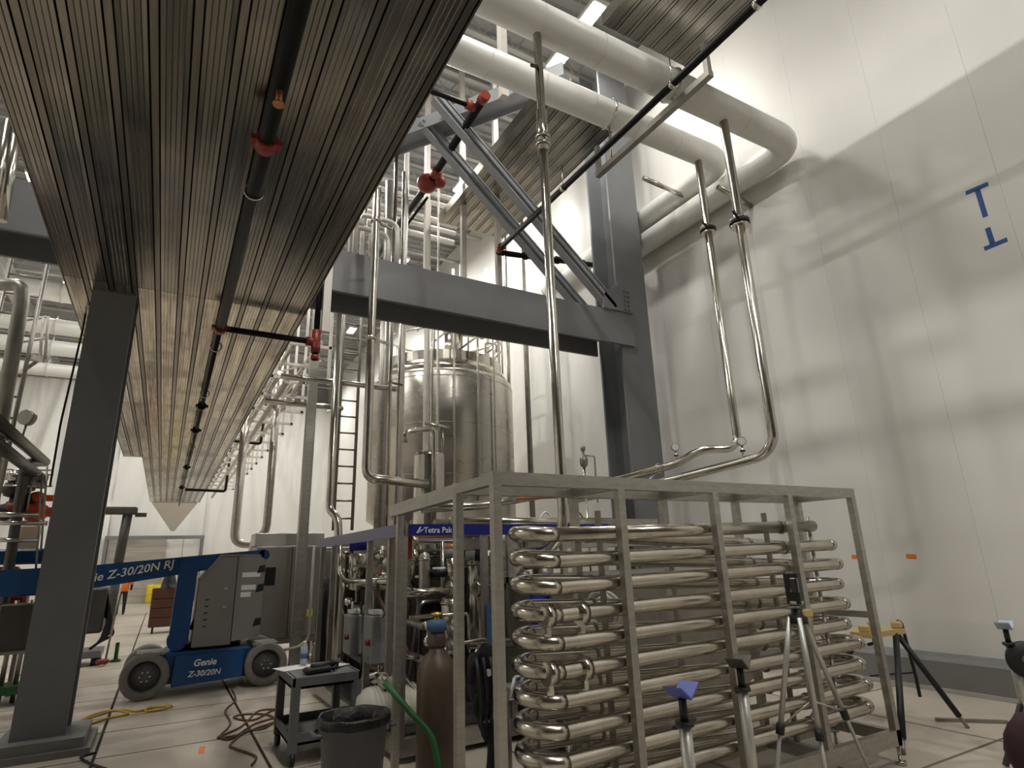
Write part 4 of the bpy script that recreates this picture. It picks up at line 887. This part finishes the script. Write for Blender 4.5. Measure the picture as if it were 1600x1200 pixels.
for i, (z, r, lb) in enumerate(((11.0, .33, 'highest fat white duct seen left of the column'), (9.74, .27, 'second white duct seen left of the column'), (8.98, .26, 'third white duct seen left of the column'), (8.2, .22, 'lowest white duct with a hanger seen left of the column'))):
    d_ = thing('white_duct', lb, 'duct', (-8, 24, z), 'white ducts at left'); M().cyl((-12.9, 24, z), (-2.5, 24, z), r, 24).build('duct', 'white_pipe', d_)
    for x in (-10, -7, -4.1): M().cyl((x, 24, z + r), (x, 24, z + r + .12), .02, 6).ring((x, 24, z), r + .01, .02, RX, 24, 5).build('hanger', 'white_rod', d_)
pipe('cable', 'thin black cable hanging beside the dark grey column', [V((atY(128, 520, 8.6).x, 8.6, 4.79)), atY(128, 520, 8.6), atY(95, 660, 8.6), atY(78, 760, 8.6)], .012, 'black', .1, cat='cable')
# ================================================================== FAR FLOOR
t = thing('equipment_cart', 'dark cluttered equipment cart right behind the grey column', 'cart', (-1.2, 14.5, 0))
M().cbox((-1.2, 14.5, .95), (.7, .7, .8), 0, .03).build('body', 'box_dark', t); M().cbox((-1.25, 14.4, .2), (.9, .8, .12)).build('base', 'grey_paint', t)
for i in range(5): M().tube([(-.87, 14.3, 1.3 - .1 * i), (-.75 + .03 * i, 14.2, .9 - .1 * i), (-.85, 14.2, .4), (-1.0, 14.2, .28)], .025, 8, .12).build('hose', 'black', t)
for x in (-1.6, -.87): M().cyl((x, 14.15, 0), (x, 14.15, .16), .08, 12).build('foot', 'black', t)
M().cbox((-.75, 13.9, .08), (.2, .12, .08), .4, .02).build('red_jack', 'red', t); M().cyl((-.72, 14.1, 0), (-.64, 14.1, 1.5), .018, 8).build('pole', 'steel_dark', t)
t = thing('small_bollard', 'small dark green post standing on the floor left of the lift', 'post', (-.25, 14.9, 0))
q = atZ(180, 1034); t.location = q; M().cyl(q, q + V((0, 0, .34)), .035, 10).lathe(q, [(.09, 0), (.09, .03), (.05, .05)], 12).build('post', 'green', t)
t = thing('camera_post', 'dark post with a drooping head in front of the far door', 'post', (-1.2, 22, 0))
p = atY(185, 880, 22); M().cyl((p.x, 22, 0), (p.x, 22, 1.9), .12, 12).build('base', 'box_dark', t); M().cyl((p.x, 22, 1.9), (p.x + .05, 22, 3.3), .13, 12).build('mast', 'box_dark', t)
M().cbox((p.x - .15, 22, 3.42), (.9, .35, .22), 0, .04).build('head', 'box_dark', t); M().cbox((p.x + .4, 22, 3.3), (.3, .12, .12)).build('nozzle', 'box_dark', t)
t = thing('tool_chest', 'reddish brown wheeled tool chest on the far floor', 'tool chest', (.2, 19.9, 0))
M().cbox((.2, 19.95, .66), (.72, .6, 1.0), 0, .02).build('body', 'toolbox', t)
for i in range(4): M().cbox((.2, 19.64, .28 + .24 * i), (.66, .03, .21), 0, .008).build('drawer', 'toolbox', t)
for x in (-.07, .47): M().cyl((x, 19.75, .08), (x + .05, 19.75, .08), .08, 12).build('caster', 'black', t)
hat = M().lathe((.22, 19.9, 1.16), [(.24, 0), (.2, .02), (.18, .14), (.14, .3), (.07, .42), (0, .45)], 16).build('dark_hood', 'black', None, (.22, 19.9, 1.16)); tag(hat, 'black hooded bundle on top of the tool chest', 'bundle')
for i, (px, lb) in enumerate(((236, 'left of two yellow drums on the far floor'), (247, 'right of two yellow drums on the far floor'))):
    q = atZ(px, 942); d_ = thing('yellow_drum', lb, 'drum', q); M().lathe(q, [(.27, 0), (.29, .04), (.29, .85), (.27, .9), (0, .9)], 18).build('body', 'yellow_bright', d_); M().ring(q + V((0, 0, .45)), .29, .02, RZ, 18, 5).build('hoop', 'yellow_bright', d_)
for i, (px, py, w_, h_, m) in enumerate(((219, 909, 1.0, .3, 'paper'), (262, 909, 1.6, .6, 'paper'), (212, 922, .8, .25, 'plywood'), (282, 912, 1.0, .5, 'cabinet_steel'))):
    q = atZ(px, py + (28 if py < 921 else 16)); o = M().cbox(q + V((0, 0, h_ / 2)), (w_, .8, h_), .2 * i, .03).cbox(q + V((.1, 0, h_ + .08)), (w_ * .6, .5, .16), -.2, .02).build('wrapped_pallet', m, None, q)
    tag(o, ['low white wrapped stack left of the yellow drums', 'taller white wrapped stack right of the yellow drums', 'small brown crate left of the yellow drums', 'grey crate behind the yellow drums'][i], 'crate')
# distant worker, walking away
q = atZ(186, 962); t = thing('person', 'worker in orange top and dark trousers walking on the far floor', 'person', q)
me = bpy.data.meshes.new('body')
J = [(0, 0, .95), (0, 0, 1.2), (0, .02, 1.42), (0, .02, 1.52), (0, .03, 1.66), (-.2, 0, 1.40), (-.27, .03, 1.12), (-.25, -.1, .88), (.2, 0, 1.40), (.28, -.02, 1.13), (.27, .08, .90), (-.1, 0, .9), (-.11, -.06, .5), (-.11, .08, .07), (-.11, -.08, .04), (.1, 0, .9), (.11, .1, .5), (.11, .22, .09), (.11, .06, .04)]
E_ = [(0, 1), (1, 2), (2, 3), (3, 4), (2, 5), (5, 6), (6, 7), (2, 8), (8, 9), (9, 10), (0, 11), (11, 12), (12, 13), (13, 14), (0, 15), (15, 16), (16, 17), (17, 18)]
RAD = [.15, .15, .15, .055, .10, .075, .05, .04, .075, .05, .04, .10, .07, .05, .045, .10, .07, .05, .045]
me.from_pydata(J, E_, []); me.materials.append(MATS['jeans'])
bo = bpy.data.objects.new('body', me); COL.objects.link(bo); bo.parent = t
sk = bo.modifiers.new('skin', 'SKIN')
for i, v in enumerate(me.skin_vertices[0].data if me.skin_vertices else []): v.radius = (RAD[i], RAD[i])
if not me.skin_vertices:
    bpy.context.view_layer.objects.active = bo
    bpy.ops.object.modifier_remove(modifier='skin'); bpy.ops.object.modifier_add(type='SKIN')
    for i, v in enumerate(me.skin_vertices[0].data): v.radius = (RAD[i], RAD[i])
me.skin_vertices[0].data[0].use_root = True
bo.modifiers.new('sub', 'SUBSURF').levels = 1; bo.modifiers[-1].render_levels = 1
M().lathe(q + V((0, .01, 0)), [(.19, .88), (.19, 1.1), (.21, 1.35), (.17, 1.47), (.07, 1.5)], 16).cyl(q + V((-.2, 0, 1.4)), q + V((-.28, .03, 1.12)), .085, 10, .07).cyl(q + V((.2, 0, 1.4)), q + V((.29, -.02, 1.13)), .085, 10, .07).build('orange_jacket', 'orange_vest', t)
M().lathe(q + V((0, .03, 1.68)), [(.15, 0), (.13, .01), (.12, .08), (.07, .13), (0, .14)], 14).build('hard_hat', 'white_ink', t)

# ================================================================== NEAR FLOOR OBJECTS
t = thing('gas_cylinder', 'tall brown gas cylinder with a blue collar', 'gas cylinder', (2.18, 5.05, 0))
cx_, cy_ = 2.10, 5.05
M().lathe((cx_, cy_, 0), [(.14, 0), (.165, .03), (.165, .74), (.155, .80), (.12, .87), (.07, .92), (.065, .95)], 32).build('body', 'bottle_brown', t)
M().lathe((cx_, cy_, .95), [(.07, 0), (.075, .02), (.072, .10), (.05, .13)], 18).build('neck_ring', 'bottle_brown', t)
M().lathe((cx_, cy_, 1.07), [(.06, 0), (.085, .01), (.085, .08), (.05, .10)], 18).build('collar', 'label_blue', t)
M().cyl((cx_, cy_, 1.10), (cx_, cy_, 1.21), .025, 10).lathe((cx_, cy_, 1.19), [(.0, 0), (.05, .01), (.05, .03), (0, .04)], 12).build('valve', 'brass', t)
M().cyl((cx_, cy_, 1.14), (cx_ + .1, cy_, 1.15), .014, 8).build('outlet', 'brass', t)
t = thing('waste_bin', 'round grey waste bin lined with a black bag', 'bin', (1.35, 4.8, 0))
M().lathe((1.35, 4.8, 0), [(0, .01), (.19, .01), (.20, .04), (.235, .53), (.25, .54), (.25, .585), (.24, .585), (.225, .53), (.19, .06), (0, .06)], 36).build('body', 'bin_grey', t)
rr = random.Random(5); rows = []
for rad, z in ((.15, .25), (.19, .36), (.215, .50), (.236, .592), (.254, .598), (.262, .58), (.260, .555), (.254, .53)):
    rows.append([(1.35 + (rad + .004 * math.sin(i * 2.1)) * math.cos(2 * math.pi * i / 40), 4.8 + (rad + .004 * math.sin(i * 2.1)) * math.sin(2 * math.pi * i / 40), z + (.012 * math.sin(i * 1.3) + rr.uniform(-.006, .006)) * (1.6 if z < .45 else .2)) for i in range(40)])
rows = [r_ + [r_[0]] for r_ in rows]
bg = M().sheet(rows).build('bag_liner', 'black_bag', t)
M().lathe((1.35, 4.8, .25), [(.16, 0), (.1, .03), (0, .05)], 20).build('bag_bottom', 'black_bag', t)
for s in (-1, 1): M().tube([(1.35 + s * .24, 4.72, .5), (1.35 + s * .29, 4.72, .5), (1.35 + s * .29, 4.88, .5), (1.35 + s * .24, 4.88, .5)], .015, 8, .03).build('handle', 'bin_grey', t)
# service cart
t = thing('service_cart', 'dark grey utility cart beside the waste bin', 'cart', (1.4, 6.3, 0))
x0, x1, y0, y1 = 1.12, 1.72, 5.95, 6.75
for z, h_ in ((.60, .05), (.16, .05)):
    M().box((x0, y0, z), (x1, y1, z + .02)).box((x0, y0, z), (x0 + .02, y1, z + .09)).box((x1 - .02, y0, z), (x1, y1, z + .09)).box((x0, y0, z), (x1, y0 + .02, z + .09)).box((x0, y1 - .02, z), (x1, y1, z + .09)).build('tray', 'cart_grey', t)
for x in (x0 + .03, x1 - .03):
    for y in (y0 + .03, y1 - .03):
        M().box((x - .035, y - .035, .10), (x + .035, y + .035, .62)).build('leg', 'cart_grey', t); M().cyl((x - .02, y, .055), (x + .02, y, .055), .055, 14).build('caster', 'black', t)
top = .69
bk = M().box((x0 + .03, y0 + .03, .625), (x1 - .03, y1 - .03, top)).build('tool_case', 'cart_grey', None, (1.4, 6.3, .625)); tag(bk, 'flat grey case filling the cart tray', 'case')
for i, (x, y, rz, s, lb) in enumerate(((1.24, 6.55, .25, (.34, .26), 'large white paper sheet on the cart left'), (1.42, 6.35, -.3, (.24, .2), 'white paper sheet lying across the cart middle'), (1.55, 6.4, .6, (.22, .28), 'angled white document on the cart right'))):
    o = M().cbox((x, y, top + .004 + .004 * i), (s[0], s[1], .003), rz).build('paper_sheet', 'paper', None, (x, y, top)); tag(o, lb, 'paper')
o = M().cbox((1.36, 6.12, top + .03), (.24, .14, .05), .2, .015).cyl((1.3, 6.1, top + .06), (1.55, 6.2, top + .05), .025, 10).build('hand_tool', 'black', None, (1.36, 6.1, top)); tag(o, 'black hand tool lying at the cart front', 'tool')
o = M().tube([(1.5, 6.1, top + .02), (1.58, 6.25, top + .05), (1.62, 6.45, top + .03), (1.6, 6.6, top + .02)], .014, 8, .05).build('black_strap', 'black', None, (1.5, 6.1, top)); tag(o, 'black strap lying along the cart right side', 'strap')
t = thing('water_bottle', 'small clear water bottle standing on the cart papers', 'bottle', (1.33, 6.62, top + .012))
M().lathe((1.33, 6.62, top + .012), [(0, 0), (.034, .002), (.036, .02), (.036, .13), (.03, .16), (.014, .19), (.014, .2)], 18).build('body', 'bottle_clear', t); M().cyl((1.33, 6.62, top + .21), (1.33, 6.62, top + .23), .016, 12).build('cap', 'white_ink', t); M().cyl((1.33, 6.62, top + .07), (1.33, 6.62, top + .12), .037, 18).build('label_wrap', 'label_blue', t)
# bent green tube leaning on the gas cylinder
p0, p1, p2, p3 = atY(601, 1066, 5.0), atY(640, 1112, 4.85), atY(676, 1150, 4.75), atY(685, 1200, 4.72)
t = thing('green_tube', 'bent green tube leaning in front of the gas cylinder', 'tube', V((p3.x, p3.y, 0)))
M().tube([p0, p1, p2, p3, V((p3.x, p3.y, 0))], .024, 10, .08).build('tube', 'green', t); M().ring(p0 + V((-.0, 0, .04)), .025, .006, RY, 12, 5).build('hook', 'steel', t)
# black harness hung on the frame
hx, hy = 1.80, 3.50
def blob(c, s, m, name, par, seed=0):
    r = random.Random(seed); c = V(c); rows = []
    for j in range(9):
        th = math.pi * j / 8; rw = []
        for i in range(17):
            ph = 2 * math.pi * (i % 16) / 16; k = 1 + .12 * math.sin(3 * ph + seed + j) + .06 * math.sin(7 * ph + 2 * j)
            rw.append(c + V((s[0] * k * math.sin(th) * math.cos(ph), s[1] * k * math.sin(th) * math.sin(ph), s[2] * math.cos(th))))
        rows.append(rw)
    return M().sheet(rows[::-1]).build(name, m, par)
q = atY(755, 1030, 3.75); t = thing('safety_harness', 'black safety harness bag hanging between the frame posts', 'harness', V((q.x, 3.75, .2)))
blob(q + V((.02, 0, 0)), (.07, .06, .10), 'black_cloth', 'hood', t, 1); blob(q + V((0, 0, -.16)), (.095, .07, .17), 'black_cloth', 'pack', t, 2); blob(q + V((.02, 0, -.34)), (.06, .05, .14), 'black_cloth', 'pouch', t, 3)
M().tube([q + V((.03, -.02, -.2)), q + V((.045, -.02, -.55)), q + V((.0, -.02, -.78))], .03, 8, .1).build('strap', 'black_cloth', t); M().tube([q + V((.06, .02, .05)), q + V((.075, .02, -.4)), q + V((.04, .02, -.8))], .025, 8, .1).build('strap', 'black_cloth', t)
M().ring(q + V((-.01, -.06, -.31)), .04, .007, (.3, 1, 0), 16, 6).build('carabiner', 'alu', t); M().cyl(q + V((.0, -.07, -.07)), q + V((.0, -.08, -.07)), .022, 12).build('badge', 'gauge_face', t)
M().tube([V((FX0, FYB, q.z + .12)), q + V((.02, 0, .12)), q + V((.02, 0, .07))], .012, 6, .03).build('hook', 'steel_dark', t)
blob(q + V((-.06, .01, -.06)), (.05, .05, .11), 'black_cloth', 'pouch', t, 5); blob(q + V((.06, -.02, -.10)), (.045, .05, .16), 'black_cloth', 'pouch', t, 6); blob(q + V((-.03, -.03, -.26)), (.06, .05, .09), 'black_cloth', 'pouch', t, 7)
for k_ in range(3): M().tube([q + V((-.08 + .05 * k_, -.06, .02)), q + V((-.07 + .05 * k_, -.09, -.15)), q + V((-.05 + .03 * k_, -.07, -.36))], .011, 6, .05).build('webbing', 'black', t)
# tripod with laser level
t = thing('laser_tripod', 'surveyor tripod with a black laser level in front of the coil', 'tripod', (3.85, 2.78, 0))
hd = V((3.70, 2.72, 1.22))
feet = [V((3.45, 2.95, 0)), V((3.58, 2.60, 0)), V((4.58, 2.94, 0))]
for i, f in enumerate(feet):
    d_ = (f - hd); top_ = hd + V((d_.x, d_.y, 0)).normalized() * .05
    lg = M().cyl(top_, top_ + (f - top_) * .55, .017, 10).build('leg', 'alu', t); M().cyl(top_ + (f - top_) * .5, f, .012, 10).build('leg_tip', 'alu', lg); M().cyl(top_ + (f - top_) * .52, top_ + (f - top_) * .57, .026, 10).build('leg_clamp', 'black', lg)
    M().cyl(f, f + V((0, 0, .03)), .022, 10).build('foot', 'black', lg)
M().cyl(hd - V((0, 0, .5)), hd, .014, 10).build('centre_column', 'alu', t)
for f in feet: M().cyl(hd - V((0, 0, .5)), hd + (f - hd) * .52, .006, 6).build('brace', 'alu', t)
M().lathe(hd, [(0, -.04), (.06, -.04), (.06, 0), (.035, .02), (.035, .05), (0, .05)], 16).build('head', 'black', t); M().cbox(hd + V((.05, -.02, .02)), (.10, .06, .05), 0, .008).build('yellow_plate', 'yellow', t)
M().cbox(hd + V((0, 0, .18)), (.09, .09, .22), .3, .015).build('laser_body', 'black', t); M().cbox(hd + V((-.04, -.04, .20)), (.05, .05, .10), .3, .008).build('laser_window', 'glass_dark', t); M().cyl(hd + V((0, 0, .08)), hd + V((0, 0, .10)), .05, 14).build('laser_ring', 'alu', t)
# pipe stands with V heads
def vstand(label, x, y, z, vm, rz=0.0, reel=False, bundle=False):
    t = thing('pipe_stand', label, 'pipe stand', (x, y, 0), 'V-head pipe stands')
    R_ = Matrix.Rotation(rz, 3, 'Z')
    for s in (-1, 1):
        a = V((x, y, z)) + R_ @ V((0, -.05, 0)); e = R_ @ V((s * .085, 0, .055))
        M().prism([a, a + e, a + e + V((0, 0, .01)), a + V((0, 0, .01))], R_ @ V((0, .10, 0))).build('v_plate', vm, t)
    M().cyl((x, y, z - .10), (x, y, z), .02, 12).build('screw', 'black', t); M().cyl((x, y, z - .115), (x, y, z - .095), .045, 12).bar(V((x, y, z - .105)) - R_ @ V((.10, 0, 0)), V((x, y, z - .105)) + R_ @ V((.10, 0, 0)), .02, .014).build('wing_nut', 'black', t)
    M().cyl((x, y, .30), (x, y, z - .11), .03, 14).build('post', 'alu', t)
    for i in range(3):
        a = rz + .5 + i * 2.094; M().bar((x + .03 * math.cos(a), y + .03 * math.sin(a), .42), (x + .30 * math.cos(a), y + .30 * math.sin(a), .015), .03, .03).build('leg', 'black' if reel else 'alu', t)
    return t
p = atY(1066, 1092, 2.35); vstand('pipe stand with a bright blue V head in front of the coil', p.x, 2.35, p.z, 'v_blue', .3)
p = atY(1156, 1045, 2.62); vstand('pipe stand with a pale grey V head in front of the coil', p.x, 2.62, p.z, 'box_dark', .4)
p = atY(1571, 984, 2.55); rs = vstand('pipe stand with a pale blue V head at the right edge', p.x, 2.55, p.z, 'v_pale', .2, True)
o = thing('black_reel', 'black slotted reel hung on the right edge pipe stand', 'reel', (p.x + .05, 2.5, p.z - .35))
c_ = V((p.x + .03, 2.47, p.z - .22)); ax = V((-.75, -.65, .1)).normalized()
M().lathe(c_, [(0, -.012), (.13, -.014), (.14, 0), (.13, .014), (0, .012)], 28, ax).build('disc', 'black', o); M().cyl(c_ - ax * .03, c_ + ax * .03, .035, 14).build('hub', 'hub_grey', o)
c2 = atY(1610, 1165, 2.3); o = thing('maroon_bundle', 'dark maroon cloth bundle at the bottom right corner', 'bundle', V((c2.x, 2.3, 0))); blob(V((c2.x + .02, 2.3, c2.z - .05)), (.13, .15, .26), 'maroon', 'cloth', o, 4)
M().cyl((c2.x + .02, 2.3, 0), (c2.x + .02, 2.3, c2.z), .03, 10).build('prop', 'black', o)
# yellow tripod pipe vise
t = thing('pipe_vise_stand', 'yellow-topped pipe vise stand on black legs by the right wall', 'pipe vise', (6.1, 3.7, 0))
c_ = atY(1372, 987, 3.75)
M().prism([c_ + V((-.30, -.10, -.03)), c_ + V((.26, -.12, -.03)), c_ + V((.30, .12, -.03)), c_ + V((-.1, .2, -.03)), c_ + V((-.34, .08, -.03))], (0, 0, .05)).build('tray', 'yellow', t)
for dx, dy in ((-.25, -.02), (.24, -.06), (.1, .1)): M().cbox(c_ + V((dx, dy, .05)), (.10, .09, .07), .3, .015).build('jaw', 'yellow', t)
M().cyl(c_ + V((-.2, 0, -.10)), c_ + V((-.02, .02, -.10)), .015, 8).cyl(c_ + V((-.1, 0, -.1)), c_ + V((-.1, 0, -.03)), .015, 8).build('vise_screw', 'black', t)
f1, f2 = atZ(1513, 1138), atZ(1412, 1180); f3 = V((5.85, 4.35, 0))
for a, f in ((V((.18, -.08, -.03)), f1), (V((.12, -.1, -.03)), f2), (V((-.25, .05, -.03)), f3)):
    s_ = c_ + a; lg = M().cyl(s_, s_ + (f - s_) * .88, .028, 10).build('leg', 'black', t); M().cyl(s_ + (f - s_) * .86, f, .016, 8).build('foot', 'steel_dark', lg)
M().prism([c_ + V((-.28, 0, -.38)), c_ + V((.3, -.1, -.40)), c_ + V((.1, .1, -.42))], (0, 0, .015)).build('tool_shelf', 'black', t)
M().tube([c_ + V((.28, -.05, .08)), c_ + V((.33, -.06, .07)), c_ + V((.36, -.08, -.45)), c_ + V((.36, -.08, -.62))], .016, 8, .03).build('chain_wrench', 'black', t)
o = M().box((6.2, 3.0, 0.0), (7.2, 3.04, .03)).build('floor_bar', 'steel_dark', None, (6.7, 3, 0)); pp = atZ(1462, 1127); pq = atZ(1575, 1131); o2 = None
bpy.data.objects.remove(o)
o = M().bar(pp + V((0, 0, .015)), pq + V((0, 0, .015)), .03, .03).build('floor_bar', 'steel_dark', None, pp); tag(o, 'thin steel bar lying on the floor by the vise stand', 'bar')
# tape marks on the right wall
def strip(parent, a, b, w_, m='tape_blue'):
    M().bar(V((XR - .0015, a.y, a.z)), V((XR - .0015, b.y, b.z)), w_, .002, (1, 0, 0)).build('tape_strip', m, parent)
def W(px, py): return atX(px, py, XR)
t = thing('blue_tape_mark', 'upper blue tape mark shaped like a T on the white wall', 'tape', W(1530, 310)); strip(t, W(1509, 302), W(1544, 287), .055); strip(t, W(1527, 296), W(1540, 339), .055)
t = thing('blue_tape_mark', 'lower blue tape mark shaped like an upside-down T on the white wall', 'tape', W(1550, 370)); strip(t, W(1543, 356), W(1551, 381), .055); strip(t, W(1538, 389), W(1574, 374), .055)
t = thing('orange_tape', 'orange tape patch on the wall, nearer the frame', 'tape', W(1336, 870)); strip(t, W(1331, 870), W(1343, 871), .055, 'tape_orange')
t = thing('orange_tape', 'orange tape patch on the wall, farther right of the frame', 'tape', W(1424, 869)); strip(t, W(1416, 869), W(1432, 870), .06, 'tape_orange')
# cords on the floor
def cord(name, label, pxs, r, m):
    pts = [atZ(*p) + V((0, 0, r)) for p in pxs]
    # Catmull-Rom through the measured points
    out = []
    for i in range(len(pts) - 1):
        a = pts[max(0, i - 1)]; b = pts[i]; c = pts[i + 1]; d = pts[min(len(pts) - 1, i + 2)]
        for k in range(5):
            s = k / 5; out.append(.5 * ((2 * b) + (c - a) * s + (2 * a - 5 * b + 4 * c - d) * s * s + (3 * b - a - 3 * c + d) * s ** 3))
    out.append(pts[-1])
    tag(M().tube(out, r, 6).build(name, m, None, pts[0]), label, 'cord')
cord('extension_cord', 'tangled brown extension cord on the floor beside the cart', [(362, 1078), (368, 1095), (352, 1112), (360, 1132), (345, 1150), (342, 1155), (372, 1150), (400, 1140), (430, 1128), (415, 1118), (380, 1118), (365, 1123), (395, 1127), (425, 1112), (440, 1110), (405, 1112), (385, 1130), (372, 1140), (345, 1153), (362, 1156), (398, 1133), (440, 1122), (412, 1140), (385, 1145), (360, 1165), (368, 1172), (385, 1178), (400, 1185), (393, 1198)], .011, 'cord_brown')
cord('extension_cord', 'yellow extension cord bunched beside the grey column', [(122, 1130), (150, 1120), (180, 1112), (200, 1117), (165, 1125), (140, 1133), (125, 1128), (160, 1114), (195, 1111), (215, 1113), (240, 1107), (268, 1104), (255, 1110), (228, 1113), (235, 1106), (270, 1106)], .012, 'cord_yellow')
cord('power_cable', 'black cable on the floor at the foot of the column', [(150, 1178), (126, 1185), (140, 1195), (165, 1204)], .012, 'black')
tag(M().cbox(atZ(315, 1172) + V((0, 0, .001)), (.05, .25, .002), -.1).build('floor_mark', 'tape_orange', None, atZ(315, 1172)), 'short faded red mark on the floor beside the brown cord', 'floor mark')
